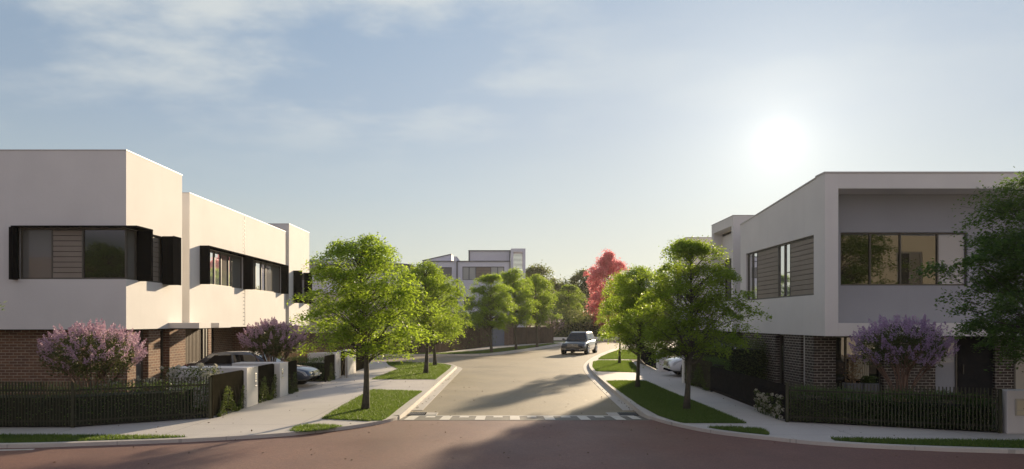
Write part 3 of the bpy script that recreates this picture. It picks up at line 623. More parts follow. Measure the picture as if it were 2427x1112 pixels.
def flowers(loc, rx, ry, z0, z1, nb, br, label, leafn=900, leaf=None, cat='flowers'):
    r = np.random.default_rng(int(abs(loc[0])*1000)+nb); X, Y = loc; t = thing('white_flowers', label, cat, (X, Y, 0.12), 'white flowering plants')
    P = np.stack([X+r.uniform(-rx, rx, leafn), Y+r.uniform(-ry, ry, leafn), r.uniform(0.15, z1-0.05, leafn)], 1)
    quads('foliage', leaf_quads(P, 0.07, 0.045, r, 0.5), leaf or LV, t); Q = []; st = MB()
    for i in range(nb):
        c = np.array([X+r.uniform(-rx, rx), Y+r.uniform(-ry, ry), r.uniform(z0, z1)]); n = 46; b = br*r.uniform(0.6, 1.2)
        Q.append(leaf_quads(c+sph(r, n, 0.8)*b*np.array([1, 1, 0.85]), br*0.55, br*0.5, r, 0.1)); st.tube([(c[0]*.8+X*.2, c[1]*.8+Y*.2, 0.12), tuple(c)], [0.006, 0.004], 4)
    quads('blossom', np.concatenate(Q), M['white_petal'], t); st.build('stem', LV, t)
flowers((-8.35, 18.9), 0.75, 0.35, 0.95, 1.34, 34, 0.065, 'white blooms above the corner fence beside the nearest white pier', 1800)
flowers((-9.5, 17.9), 0.9, 0.25, 0.9, 1.12, 20, 0.045, 'pale flower spikes peeping above the corner hedge on the left', 500)
flowers((6.57, 18.1), 0.05, 1.0, 0.2, 0.72, 46, 0.056, 'white flower cluster pushing through the charcoal fence', 380)
# plumed ornamental grass by the square hedge
r = np.random.default_rng(5); t = thing('ornamental_grass', 'tan plumed ornamental grass behind the square hedge', 'grass clump', (-8.3, 29.9, 0.12))
n = 900; a = r.uniform(0, 6.28, n); sp = r.uniform(0, 0.45, n); bx = -8.3+r.normal(0, .5, n); by = 29.9+r.normal(0, .2, n); hh = r.uniform(0.9, 1.6, n)
base = np.stack([bx, by, np.full(n, .12)], 1); tip = base+np.stack([np.cos(a)*sp, np.sin(a)*sp, hh], 1); w = np.stack([np.cos(a+1.5), np.sin(a+1.5), 0*a], 1)*0.012
quads('blade', np.stack([base-w, base+w, tip], 1), M['straw'], t)

# ------------------------------------------------------------------ fences, piers
def fence(name, pts, h, label, mat, spacing=0.07, w=0.02, d=0.03, z=0.12, cat='fence', group='batten fences', base_z=0.04, gaps=True):
    L = pts[0]; t = thing(name, label, cat, (pts[0][0], pts[0][1], z), group); st = MB(); rl = MB()
    for p, q in zip(pts, pts[1:]):
        dx, dy = q[0]-p[0], q[1]-p[1]; l = math.hypot(dx, dy); ux, uy = dx/l, dy/l; n = int(l/spacing)
        for i in range(n+1):
            s = min(i*spacing, l); x, y = p[0]+ux*s, p[1]+uy*s
            st.prism([(x-ux*w/2-uy*d/2, y-uy*w/2+ux*d/2), (x-ux*w/2+uy*d/2, y-uy*w/2-ux*d/2), (x+ux*w/2+uy*d/2, y+uy*w/2-ux*d/2), (x+ux*w/2-uy*d/2, y+uy*w/2+ux*d/2)], z+base_z, z+h)
        nx, ny = -uy*0.045, ux*0.045
        for zz_ in (0.12, h-0.22): rl.obox((p[0]+nx, p[1]+ny), (q[0]+nx, q[1]+ny), 0.03, z+zz_, z+zz_+0.04)
    st.build('battens', mat, t); build_each(rl, 'rail', mat, t)
    for p in pts:
        b = MB(); b.box(p[0]-0.03, p[0]+0.03, p[1]-0.03+0.02, p[1]+0.03+0.02, z, z+h-0.02); b.build('post', mat, t)
    return t
fence('batten_fence', [(-30, 15.92), (-9.7, 15.98), (-7.27, 17.5)], 1.03, 'dark batten fence wrapping the corner garden on the left', M['fence'])
fence('batten_fence', [(-7.25, 17.57), (-7.22, 19.5)], 1.05, 'short dark fence panel joining the corner fence to the nearest white pier', M['fence3'], 0.06, 0.035)
fence('batten_fence', [(-7.3, 20.65), (-7.3, 22.3)], 1.06, 'dark fence panel between the two nearest white piers', M['fence3'], 0.06, 0.035)
fence('batten_fence', [(-7.18, 23.25), (-7.18, 24.3)], 1.05, 'short dark fence panel beside the parked dark car', M['fence3'], 0.06, 0.035)
fence('batten_fence', [(-7.12, 28.0), (-7.12, 29.35)], 1.02, 'narrow fence panel before the third white pier', M['fence3'], 0.06, 0.035)
fence('batten_fence', [(-7.15, 30.35), (-7.15, 31.4)], 1.05, 'dark gate panel between the far pair of white piers', M['fence3'], 0.06, 0.045)
fence('batten_fence', [(-7.12, 33.3), (-7.1, 36)], 1.05, 'far left fence panel past the last white pier', M['fence3'], 0.06, 0.035)
fence('batten_fence', [(6.58, 16.86), (10.45, 15.2)], 0.95, 'bronze batten fence in front of the purple bush', M['fence'])
fence('batten_fence', [(6.61, 16.98), (6.86, 24.1)], 0.86, 'charcoal batten fence with white flowers growing through it', M['fence2'], 0.06, 0.04)
fence('batten_fence', [(6.88, 24.2), (6.82, 27.4)], 1.0, 'far right fence panel overgrown by creeper', M['fence'], 0.07, 0.03)
fence('batten_fence', [(7.25, 34.4), (7.5, 39), (8.2, 44)], 1.0, 'charcoal fence along the sunny bend of the right footpath', M['fence2'], 0.08, 0.06)
def pier(x0, x1, y0, y1, h, label, plate=None):
    t = thing('white_pier', label, 'pier', ((x0+x1)/2, (y0+y1)/2, 0.12), 'white rendered letterbox piers'); b = MB(); b.box(x0, x1, y0, y1, 0.12, 0.12+h-0.03); b.build('body', M['stucco'], t, bevel=0.008)
    b = MB(); b.box(x0-0.004, x1+0.004, y0-0.004, y1+0.004, 0.12+h-0.03, 0.12+h); b.build('cap', M['stucco'], t, bevel=0.006)
    if plate:
        yp, z0, z1 = plate; b = MB(); b.box(x1, x1+0.006, yp-0.018, yp+0.018, z0, z1); b.build('number_strip', M['coping'], t)
        g = MB(); zs = (z1-0.06, z1-0.13, z1-0.19, z0+0.16, z0+0.03)
        for q in zs: g.prism([(x1+0.006, yp-0.05), (x1+0.014, yp-0.05), (x1+0.014, yp+0.045), (x1+0.006, yp+0.05)], q, q+0.035)
        build_each(g, 'house_number', M['chrome'], t)
pier(-9.3, -7.16, 19.7, 20.58, 1.09, 'nearest white pier on the left, with steel house numbers', (20.38, 0.62, 1.05))
pier(-8.6, -7.1, 22.38, 23.2, 1.06, 'second white pier on the left, beside the parked dark car', (22.6, 0.68, 1.02))
pier(-8.2, -7.05, 29.4, 30.3, 1.06, 'third white pier on the left, past the square hedge')
pier(-7.5, -7.02, 31.5, 33.2, 1.06, 'last white pier along the left footpath, behind the big tree trunk')
pier(7.1, 7.55, 33.7, 34.3, 1.0, 'white pier beyond the white car on the right')
pier(6.74, 8.6, 27.45, 27.75, 1.12, 'white rendered wall between the overgrown fence and white car')
t = thing('letterbox_wall', 'grey rendered letterbox wall at the end of the right batten fence', 'wall', (11.6, 15.3, 0.12)); b = MB(); b.box(10.55, 13.2, 15.15, 15.45, 0.12, 1.03); b.build('body', M['stucco2'], t, bevel=0.008)
lb = MB(); lb.box(10.72, 11.05, 15.125, 15.15, 0.50, 0.86); o = lb.build('letterbox', M['cream'], t, bevel=0.006)
q = MB(); q.box(10.745, 11.025, 15.118, 15.125, 0.62, 0.82); q.box(10.745, 11.025, 15.118, 15.125, 0.52, 0.60); q.build('letterbox_flap', pmat('cream_enamel', (0.5, 0.44, 0.31), rough=0.4), o)
q = MB(); q.tube([(10.885, 15.118, 0.655), (10.885, 15.108, 0.655)], [0.012, 0.012], 8); q.build('lock', M['trim'], o)
# far side fence and low wall at the bend
def paling(p, q, h, label, n, mat):
    t = thing('paling_fence', label, 'fence', (p[0], p[1], 0.12), 'far fences on the outside of the bend'); d = Vector((q[0]-p[0], q[1]-p[1])); l = d.length; d /= l; b = MB(); k = int(l/0.16)
    for i in range(k):
        s = l*i/k; e = s+0.148; b.obox((p[0]+d.x*s, p[1]+d.y*s), (p[0]+d.x*e, p[1]+d.y*e), 0.03+0.012*(i % 2), 0.14, 0.12+h)
    b.build('palings', mat, t); r_ = MB(); r_.obox((p[0]-d.y*.04, p[1]+d.x*.04), (q[0]-d.y*.04, q[1]+d.x*.04), 0.05, 0.5, 0.6); r_.obox((p[0]-d.y*.04, p[1]+d.x*.04), (q[0]-d.y*.04, q[1]+d.x*.04), 0.05, h-0.15, h-0.05); build_each(r_, 'rail', mat, t)
    for i in range(n+1):
        pb = MB(); x, y = p[0]+d.x*l*i/n, p[1]+d.y*l*i/n; pb.box(x-.06, x+.06, y-.06, y+.06, 0.12, 0.2+h); pb.build('post', mat, t)
paling((-30, 53.2), (-5.5, 53.1), 1.5, 'brown paling fence along the left side street', 8, M['timber_fence'])
paling((-5.4, 53.2), (-1.55, 67.6), 1.75, 'brown paling fence under the nearest trees of the far row', 4, M['timber_fence'])
paling((0.5, 71.6), (4.9, 77.5), 1.75, 'brown paling fence behind the pink flowering shrub', 3, M['timber_fence'])
t = thing('garden_gate', 'blue grey gate with brick piers in the far brown fence', 'gate', (-0.5, 69.6, 0.12))
b = MB(); b.obox((-1.45, 68.0), (-0.35, 69.9), 0.06, 0.14, 2.3); b.build('gate_leaf', pmat('slate_blue_gate', (0.13, 0.145, 0.19), rough=0.6), t)
for (x, y) in ((-0.1, 70.3), (0.35, 71.2)):
    b = MB(); b.box(x-.22, x+.22, y-.22, y+.22, 0.12, 2.7); b.build('brick_pier', brick('far_brick', (0.2, 0.13, 0.1), (0.25, 0.17, 0.13), (0.35, 0.3, 0.26)), t)
t = thing('low_wall', 'long low white wall behind the black car at the bend', 'wall', (10, 87, 0.12)); b = MB(); b.obox((5.2, 85.0), (16, 89.2), 0.25, 0.22, 0.56); b.build('coping', M['stucco'], t); b = MB(); b.obox((5.3, 85.1), (15.9, 89.2), 0.18, 0.12, 0.22); b.build('footing', M['trim'], t)

# ------------------------------------------------------------------ houses
def abox(mb, axis, plane, out, a0, a1, d0, d1, z0, z1):
    p, q = plane-out*d0, plane-out*d1
    if axis == 'x': mb.box(a0, a1, p, q, z0, z1)
    else: mb.box(p, q, a0, a1, z0, z1)
PANE = {'g': 'glass', 'r': 'glass_r', 'm': 'glass_m', 'b': 'blind', 'p': 'blind2', 'c': 'blind3'}
def window(parent, axis, plane, out, a0, a1, z0, z1, panels, fr=0.045, mat=None, name='window', pitch=0.165):
    f = MB(); abox(f, axis, plane, out, a0, a1, 0, 0.09, z1-fr, z1); abox(f, axis, plane, out, a0, a1, 0, 0.09, z0, z0+fr)
    for s in sorted({a0, a1-fr, *[p[0] for p in panels if p[0] > a0+0.1]}): abox(f, axis, plane, out, s, s+fr, 0.002, 0.088, z0+fr, z1-fr)
    w = f.build(name, mat or M['bronze'], parent)
    for (p, q, k) in panels:
        b = MB()
        if k == 'l':
            abox(b, axis, plane, out, p, q, 0.06, 0.085, z0+fr, z1-fr); b.cur = 1; n = max(2, round((z1-z0-2*fr)/pitch)); h = (z1-z0-2*fr)/n
            for i in range(n): abox(b, axis, plane, out, p+fr*(p > a0-1), q, 0.012, 0.06, z0+fr+i*h, z0+fr+i*h+h-0.016)
            b.build('louvre_panel', [M['black'], M['louvre']], w)
        else:
            abox(b, axis, plane, out, p, q, 0.045, 0.06, z0+fr, z1-fr); b.build('pane', M[PANE[k]], w)
    return w
def slab(parent, name, x0, x1, y0, y1, z0, z1, mat, bevel=0):
    b = MB(); b.box(x0, x1, y0, y1, z0, z1); return b.build(name, mat, parent, bevel=bevel)
def cope(parent, x0, x1, y0, y1, z, mat=None, h=0.03, o=0.012):
    b = MB(); b.box(x0-o, x1+o, y0-o, y0+0.3, z, z+h); b.box(x0-o, x1+o, y1-0.3, y1+o, z, z+h); b.box(x1-0.3, x1+o, y0+0.3, y1-0.3, z, z+h); b.box(x0-o, x0+0.3, y0+0.3, y1-0.3, z, z+h)
    b.build('coping', mat or M['coping'], parent)
TG = 'white townhouses on the left'
# ---- A: corner townhouse on the left
A = thing('townhouse', 'white corner townhouse on the left with wraparound black hooded window over brown brick', 'house', (-18, 23, 0.12), TG)
ZA, ZB = 7.55, 2.25
b = MB()
wall(b, 'x', -30, -11.3, 21.25, 21.5, ZB, ZA, [(-14.5, -11.3, 3.74, 5.26)])
wall(b, 'y', 21.5, 24.9, -11.55, -11.3, ZB, ZA, [(21.5, 24.0, 3.74, 5.26)])
b.box(-30, -11.55, 24.65, 24.9, ZB, ZA); b.box(-30, -29.75, 21.5, 24.65, ZB, ZA)
b.build('rendered_wall', M['stucco'], A)
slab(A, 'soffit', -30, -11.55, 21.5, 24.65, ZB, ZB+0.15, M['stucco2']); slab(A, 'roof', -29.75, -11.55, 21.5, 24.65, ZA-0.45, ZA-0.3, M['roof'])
cope(A, -30, -11.3, 21.25, 24.9, ZA)
slab(A, 'room_partition', -29.7, -11.8, 22.6, 22.7, ZB+0.15, ZA-0.45, M['stucco2'])
window(A, 'x', 21.33, -1, -14.48, -11.34, 3.745, 5.255, [(-14.48, -13.57, 'b'), (-13.57, -12.66, 'l'), (-12.66, -11.34, 'g')])
window(A, 'y', -11.34, 1, 21.4, 21.93, 3.745, 5.255, [(21.4, 21.93, 'b')])
window(A, 'y', -11.38, 1, 22.05, 23.46, 3.745, 5.255, [(22.05, 23.46, 'l')])
b = MB(); b.box(-14.62, -14.5, 21.02, 21.32, 3.72, 5.26); b.box(-14.62, -10.9, 21.1, 21.25, 5.26, 5.31); b.box(-11.3, -10.9, 21.25, 22.06, 5.26, 5.31); b.box(-11.34, -10.9, 21.935, 22.05, 3.72, 5.26)
b.build('window_hood', M['black'], A)
b = MB(); b.box(-11.32, -10.94, 23.47, 23.99, 3.70, 5.275); b.box(-10.94, -10.925, 23.44, 24.02, 3.69, 5.285); b.build('window_hood', M['black'], A)
# ground floor brick
b = MB(); b.box(-30, -11.47, 21.62, 21.85, 0.1, ZB)
b.box(-11.7, -11.45, 21.6, 22.1, 0.1, ZB); b.box(-11.75, -11.45, 22.87, 23.65, 0.1, ZB); b.box(-11.75, -11.45, 24.3, 25.5, 0.1, ZB); b.box(-12.6, -11.45, 27.45, 27.72, 0.1, ZB)
b.box(-12.1, -11.75, 25.2, 25.5, 0.1, ZB)
build_each(b, 'brick_wall', M['brick'], A)
slab(A, 'lintel', -30, -11.42, 21.58, 27.7, ZB-0.03, ZB, M['black'])
window(A, 'y', -11.62, 1, 22.1, 22.87, 0.12, 2.2, [(22.1, 22.87, 'b')]); window(A, 'y', -11.66, 1, 23.65, 24.3, 0.12, 2.2, [(23.65, 24.3, 'g')])
d = slab(A, 'door', -12.0, -11.95, 25.5, 27.45, 0.12, 2.2, M['timber'])
q = MB(); q.box(-11.95, -11.9, 26.0, 26.04, 0.9, 1.3); q.build('handle', M['chrome'], d)
b = MB()
for i in range(11): y = 25.6+i*0.115; b.box(-11.56, -11.48, y, y+0.04, 0.12, 2.22)
b.build('screen_battens', M['timber'], A)
for y in (26.95, 27.2): slab(A, 'post', -11.56, -11.44, y, y+0.1, 0.12, 2.22, M['bronze'])
for (x1, y0, y1, z0, z1) in ((-10.28, 23.9, 24.86, 2.255, 2.44), (-10.42, 25.9, 27.0, 2.255, 2.43)):
    slab(A, 'porch_canopy', -12.0 if y0 > 25 else -11.3, x1, y0, y1, z0, z1, M['stucco'], 0.006)
slab(A, 'connecting_wall', -20, -12.6, 24.9, 26.5, 0.1, 6.7, M['stucco'])
slab(A, 'wall_lamp', -12.62, -12.45, 24.95, 25.1, 4.9, 5.2, M['coping'])
# ---- B: middle townhouse
B = thing('townhouse', 'white townhouse in the middle of the left row with paired black hooded windows', 'house', (-17, 32, 0.12), TG)
ZT, YB = 7.22, 37.95
b = MB(); wall(b, 'y', 26.5, YB, -12.0, -11.75, 2.25, ZT, [(27.5, 31.85, 3.93, 5.33), (32.2, 37.25, 3.93, 5.33)])
b.box(-24, -12.0, 26.5, 26.75, 2.25, ZT); b.box(-24, -12.0, YB-0.25, YB, 2.25, ZT); b.box(-24, -23.75, 26.75, YB-0.25, 2.25, ZT)
b.build('rendered_wall', M['stucco'], B); cope(B, -24, -11.75, 26.5, YB, ZT)
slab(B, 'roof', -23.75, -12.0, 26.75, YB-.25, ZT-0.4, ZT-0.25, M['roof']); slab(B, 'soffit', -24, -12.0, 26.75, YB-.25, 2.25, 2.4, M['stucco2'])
b = MB()
for z0, z1 in ((2.3, 3.93), (5.36, ZT-0.05)):
    b.box(-11.754, -11.738, 32.07, 32.09, z0, z1)
    k = int((z1-z0)/0.17)
    for i in range(k): b.box(-11.752, -11.735, 31.86, 32.07, z0+0.05+i*0.17, z0+0.08+i*0.17)
b.build('expansion_joint', M['trim'], B)
window(B, 'y', -11.8, 1, 27.5, 31.85, 3.93, 5.33, [(27.5, 28.9, 'm'), (28.9, 29.55, 'm'), (29.55, 30.35, 'b'), (30.35, 30.7, 'm'), (30.7, 31.85, 'b')])
window(B, 'y', -11.8, 1, 32.2, 37.25, 3.93, 5.33, [(32.2, 33.6, 'b'), (33.6, 34.4, 'm'), (34.4, 35.0, 'm'), (35.0, 37.25, 'b')])
b = MB(); b.box(-11.77, -11.40, 27.38, 27.5, 3.91, 5.33); b.box(-11.75, -11.40, 27.38, 31.97, 5.33, 5.385); b.box(-11.77, -11.36, 31.86, 32.0, 3.91, 5.33); b.build('window_hood', M['black'], B)
b = MB(); b.box(-11.75, -11.40, 32.0, 37.37, 5.33, 5.385); b.box(-11.77, -11.40, 37.25, 37.37, 3.91, 5.33); b.box(-11.75, -11.37, 32.0, 32.12, 3.91, 5.33); b.build('window_hood', M['black'], B)
b = MB(); b.box(-13.5, -13.2, 27.72, 42, 0.1, 2.25); b.box(-13.2, -11.85, 34.4, 34.7, 0.1, 2.25); build_each(b, 'brick_wall', M['brick'], B)
b = MB(); b.tube([(-13.13, 31.9, 0.12), (-13.13, 31.9, 2.25)], [0.05, 0.05], 8); b.build('downpipe', M['black'], B)
# ---- C: furthest townhouse of the row
Cc = thing('townhouse', 'white townhouse at the far end of the left row with narrow twin black hoods', 'house', (-17, 40.2, 0.12), TG)
b = MB(); wall(b, 'y', 38.3, 42.2, -11.92, -11.67, 2.25, 7.68, [(39.2, 41.9, 3.5, 5.2)]); b.box(-24, -11.92, 38.3, 38.55, 2.25, 7.68); b.box(-24, -11.92, 41.95, 42.2, 2.25, 7.68); b.box(-24, -23.75, 38.55, 41.95, 2.25, 7.68)
b.build('rendered_wall', M['stucco'], Cc); cope(Cc, -24, -11.67, 38.3, 42.2, 7.68); slab(Cc, 'roof', -23.75, -11.92, 38.55, 41.95, 7.3, 7.45, M['roof']); slab(Cc, 'soffit', -24, -11.92, 38.55, 41.95, 2.25, 2.4, M['stucco2'])
window(Cc, 'y', -11.72, 1, 39.2, 41.9, 3.5, 5.2, [(39.2, 40.5, 'b'), (40.5, 41.9, 'r')])
b = MB(); b.box(-11.69, -11.22, 39.08, 39.2, 3.48, 5.25); b.build('window_hood', M['black'], Cc)
b = MB(); b.box(-11.69, -11.25, 41.2, 41.32, 3.48, 5.2); b.box(-11.69, -11.15, 41.0, 42.1, 5.2, 5.26); b.build('window_hood', M['black'], Cc)
slab(Cc, 'brick_wall', -23, -12.2, 38.6, 42, 0.1, 2.25, M['brick'])
# ---- right corner house
RG = 'white houses on the right'
Rr = thing('corner_house', 'white corner house on the right with a deep framed balcony front and wide upstairs windows', 'house', (17, 25, 0.12), RG)
Z0, Z1, Y1 = 2.05, 6.88, 28.95
b = MB(); wall(b, 'y', 21.85, Y1, 9.4, 9.65, Z0, 6.34, [(22.02, 28.3, 3.3, 5.15)])
b.yzprism([(21.85, 6.34), (Y1, 6.34), (Y1, 6.36), (21.85, Z1-0.045)], 9.4, 9.65)
b.box(9.65, 30, Y1-0.25, Y1, Z0, 6.34); b.box(29.75, 30, 21.85, Y1-.25, Z0, 6.34)
b.build('rendered_wall', M['stucco'], Rr)
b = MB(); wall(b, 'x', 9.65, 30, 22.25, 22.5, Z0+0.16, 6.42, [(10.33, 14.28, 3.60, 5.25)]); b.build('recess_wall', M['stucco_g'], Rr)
b = MB(); b.box(9.4, 9.8, 21.25, 21.85, Z0, Z1); b.box(9.8, 30, 21.25, 22.6, 6.425, Z1); b.box(9.8, 30, 21.25, 22.24, Z0, 2.44); b.box(29.6, 30, 21.25, 21.85, 2.44, 6.425)
b.build('portal_frame', M['stucco'], Rr, bevel=0.004)
b = MB(); b.box(9.38, 30, 21.23, 21.87, Z1, Z1+0.045); b.yzprism([(21.87, Z1-0.042), (Y1+.02, 6.362), (Y1+.02, 6.407), (21.87, Z1+0.003)], 9.38, 9.68); b.build('coping', M['coping'], Rr)
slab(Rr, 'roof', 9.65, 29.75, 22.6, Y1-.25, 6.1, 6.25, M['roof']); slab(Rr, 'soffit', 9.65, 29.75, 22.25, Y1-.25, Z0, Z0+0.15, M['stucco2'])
window(Rr, 'x', 22.31, -1, 10.33, 14.28, 3.605, 5.245, [(10.33, 11.26, 'r'), (11.26, 12.2, 'r'), (12.2, 13.36, 'r'), (13.36, 14.28, 'p')])
window(Rr, 'y', 9.47, -1, 22.02, 28.3, 3.305, 5.145, [(22.02, 24.02, 'l'), (24.02, 24.52, 'm'), (24.52, 25.07, 'm'), (25.07, 27.2, 'l'), (27.2, 27.75, 'm'), (27.75, 28.3, 'm')])
b = MB(); b.box(9.45, 9.7, 22.13, 22.8, 0.1, Z0); b.box(9.45, 9.7, 23.1, 24.5, 0.1, Z0); b.box(9.45, 9.7, 25.3, 28.4, 0.1, Z0); b.box(9.5, 9.75, 28.55, 28.95, 0.1, Z0); b.box(9.62, 9.75, 22.8, 23.1, .1, Z0)
b.box(9.7, 10.13, 22.13, 22.4, 0.1, Z0); b.box(11.6, 13.2, 22.13, 22.4, 0.1, Z0); b.box(15.05, 15.62, 22.13, 22.4, 0.1, Z0)
build_each(b, 'brick_wall', M['brick2'], Rr)
slab(Rr, 'render_panel', 15.62, 30, 22.05, 22.4, 0.1, Z0, M['cream'])
b = MB(); b.tube([(9.53, 22.95, 0.12), (9.53, 22.95, Z0)], [0.05, 0.05], 10); b.build('downpipe', M['coping'], Rr)
window(Rr, 'y', 9.6, -1, 24.5, 25.3, 0.12, 2.03, [(24.5, 24.9, 'b'), (24.9, 25.3, 'g')]); slab(Rr, 'door_pull', 9.53, 9.57, 24.82, 24.9, 0.75, 1.65, M['chrome'])
window(Rr, 'x', 22.3, -1, 10.13, 11.6, 0.12, 2.03, [(10.13, 10.5, 'g'), (10.5, 11.6, 'g')])
b = MB()
for i in range(9): b.tube([(10.62+i*0.07, 22.26, 0.7), (10.62+i*0.07, 22.26, 1.35)], [0.03, 0.03], 6)
b.build('curtain', M['curtain'], Rr)
window(Rr, 'x', 22.25, -1, 13.2, 13.95, 0.12, 2.03, [(13.2, 13.95, 'p')])
d = slab(Rr, 'door', 13.97, 15.05, 22.25, 22.3, 0.12, 2.03, M['fence2']); q = MB(); q.box(14.1, 14.13, 22.2, 22.25, 0.85, 1.15); q.build('handle', M['bronze'], d)
# ---- second right house
R2 = thing('house', 'white house with a box framed side balcony, behind the nearest right street tree', 'house', (16, 32, 0.12), RG)
b = MB(); b.box(9.53, 9.95, 30.3, 30.55, 2.05, 6.95); b.box(9.53, 9.95, 33.2, 33.5, 2.05, 6.95); b.box(9.53, 9.95, 30.55, 33.2, 6.55, 6.95); b.box(9.53, 9.95, 30.55, 33.2, 2.05, 3.2); b.build('portal_frame', M['stucco'], R2)
b = MB(); wall(b, 'y', 30.55, 33.2, 9.95, 10.2, 2.05, 6.95, [(31.4, 33.0, 3.4, 5.3)]); b.box(9.95, 24, 30.3, 30.55, 2.05, 6.95); b.box(9.95, 24, 33.2, 33.5, 2.05, 6.95); b.box(23.7, 24, 30.55, 33.2, 2.05, 6.95); b.build('rendered_wall', M['stucco'], R2)
cope(R2, 9.53, 24, 30.3, 33.5, 6.95); slab(R2, 'roof', 9.95, 23.7, 30.55, 33.2, 6.4, 6.5, M['roof']); slab(R2, 'soffit', 10.2, 23.7, 30.55, 33.2, 2.05, 2.2, M['stucco2'])
window(R2, 'y', 10.0, -1, 31.4, 33.0, 3.4, 5.3, [(31.4, 32.2, 'b'), (32.2, 33.0, 'r')])
slab(R2, 'brick_wall', 11.8, 24, 29.2, 38.4, 0.1, 2.05, M['brick2']); slab(R2, 'connecting_wall', 11.2, 24, 33.5, 36.0, 2.05, 6.1, M['stucco'])
R3 = thing('house', 'furthest white house of the right row, half hidden by street trees', 'house', (16, 37.3, 0.12), RG)
b = MB(); wall(b, 'y', 36.0, 38.6, 8.93, 9.18, 2.05, 6.68, [(36.8, 38.2, 3.4, 5.4)]); b.box(9.18, 24, 36.0, 36.25, 2.05, 6.68); b.box(9.18, 24, 38.35, 38.6, 2.05, 6.68); b.box(23.7, 24, 36.25, 38.35, 2.05, 6.68); b.build('rendered_wall', M['stucco'], R3)
cope(R3, 8.93, 24, 36.0, 38.6, 6.68); slab(R3, 'roof', 9.18, 23.7, 36.25, 38.35, 6.2, 6.3, M['roof']); window(R3, 'y', 9.0, -1, 36.8, 38.2, 3.4, 5.4, [(36.8, 37.5, 'b'), (37.5, 38.2, 'r')]); slab(R3, 'soffit', 9.18, 23.7, 36.25, 38.35, 2.05, 2.2, M['stucco2'])
slab(R3, 'brick_wall', 9.1, 11.6, 36.1, 38.5, 0.1, 2.05, M['brick2'])
# ---- blue grey house on the far corner
D = thing('far_house', 'blue grey house with slatted tower beyond the far row of trees', 'house', (-3, 78, 0.12))
b = MB(); wall(b, 'x', -7.9, -5.2, 74, 74.3, 0.1, 8.62, [(-6.9, -5.75, 6.9, 8.05)]); b.box(-7.9, -5.5, 74.3, 86, 0.1, 8.62)
wall(b, 'x', -5.15, 0.28, 73.9, 74.2, 0.1, 8.62, [(-4.65, -0.35, 6.72, 8.1), (-4.5, -3.6, 3.6, 5.0), (-2.6, -0.6, 3.6, 5.0)]); b.box(-5.15, 0.28, 74.3, 86, 0.1, 8.62); b.build('rendered_wall', M['stucco3'], D)
b = MB(); b.box(-4.0, 0.28, 74.6, 84, 8.67, 9.78); b.build('upper_storey', M['siding'], D)
b = MB(); b.box(-5.55, -5.2, 73.85, 78, 8.62, 9.15); b.box(-5.5, -5.15, 73.95, 86, 0.1, 8.62); b.build('party_wall', M['stucco3'], D)
b = MB(); b.xzprism([(-9.0, 8.7), (-5.95, 8.7), (-5.95, 9.55), (-9.0, 8.85)], 76, 82); b.build('skillion_roof', M['siding'], D)
b = MB(); b.xzprism([(-9.05, 8.87), (-5.93, 9.57), (-5.93, 9.63), (-9.05, 8.93)], 75.9, 82.1); b.box(-4.08, 0.34, 74.5, 84.1, 9.78, 9.86); b.box(-5.2, 0.32, 73.8, 74.6, 8.62, 8.7); b.box(-8.0, -5.56, 73.9, 74.6, 8.62, 8.70)
for x in (-5.26, 0.2): b.box(x, x+0.12, 73.78, 73.88, 0.1, 8.62)
b.box(-4.06, -3.94, 74.5, 74.6, 8.7, 9.78); b.box(0.2, 0.31, 74.48, 74.6, 8.7, 9.78); b.build('fascia', M['trim'], D)
b = MB(); wall(b, 'x', 0.34, 1.84, 73.7, 74.0, 0.1, 9.95, [(0.6, 1.55, 7.4, 9.62)]); b.box(0.34, 0.6, 74.0, 76, 0.1, 9.95); b.box(1.55, 1.84, 74.0, 76, 0.1, 9.95); b.box(0.6, 1.55, 74.0, 76, 9.62, 9.95); b.box(0.6, 1.55, 74, 76, 0.1, 7.4); b.build('tower', M['stucco3'], D)
b = MB()
for i in range(13): b.box(0.6, 1.55, 73.75, 73.87, 7.9+i*0.13, 7.9+i*0.13+0.06)
b.build('tower_slats', M['bronze'], D)
window(D, 'x', 73.95, -1, -4.65, -0.35, 6.72, 8.1, [(-4.65, -4.0, 'c'), (-4.0, -3.3, 'c'), (-3.3, -1.75, 'l'), (-1.75, -1.05, 'c'), (-1.05, -0.35, 'c')], 0.06, M['trim'])
window(D, 'x', 74.05, -1, -6.9, -5.75, 6.9, 8.05, [(-6.9, -5.75, 'b')], 0.06, M['trim'])
window(D, 'x', 73.95, -1, -4.5, -3.6, 3.6, 5.0, [(-4.5, -3.6, 'b')], 0.06, M['trim']); window(D, 'x', 73.95, -1, -2.6, -0.6, 3.6, 5.0, [(-2.6, -1.6, 'b'), (-1.6, -0.6, 'g')], 0.06, M['trim'])
# ---- pale sided house behind the left row
E = thing('far_house', 'pale sided house with hipped grey roof behind the biggest left tree', 'house', (-12, 64, 0.12))
b = MB(); b.box(-21, -8.6, 60, 70, 0.1, 4.9); b.build('cream_wall', M['cream'], E)
b = MB()
for i in range(12): b.box(-21.03-0.012, -8.57, 59.96-0.01*(i % 1), 70.03, 4.9+i*0.19, 4.9+i*0.19+0.175)
b.build('siding', M['siding'], E)
b = MB(); zr = 7.2; b.add([(-21.6, 59.4, zr), (-8, 59.4, zr), (-8, 70.6, zr), (-21.6, 70.6, zr), (-16.5, 65, 8.15), (-13, 65, 8.15)], [(3, 2, 1, 0), (0, 1, 5, 4), (2, 3, 4, 5), (1, 2, 5), (3, 0, 4)]); b.build('roof', M['roof'], E)
b = MB(); b.tube([(-15.0, 59.85, 0.12), (-15.0, 59.85, 4.9)], [0.06, 0.06], 8); b.build('downpipe', M['timber'], E)
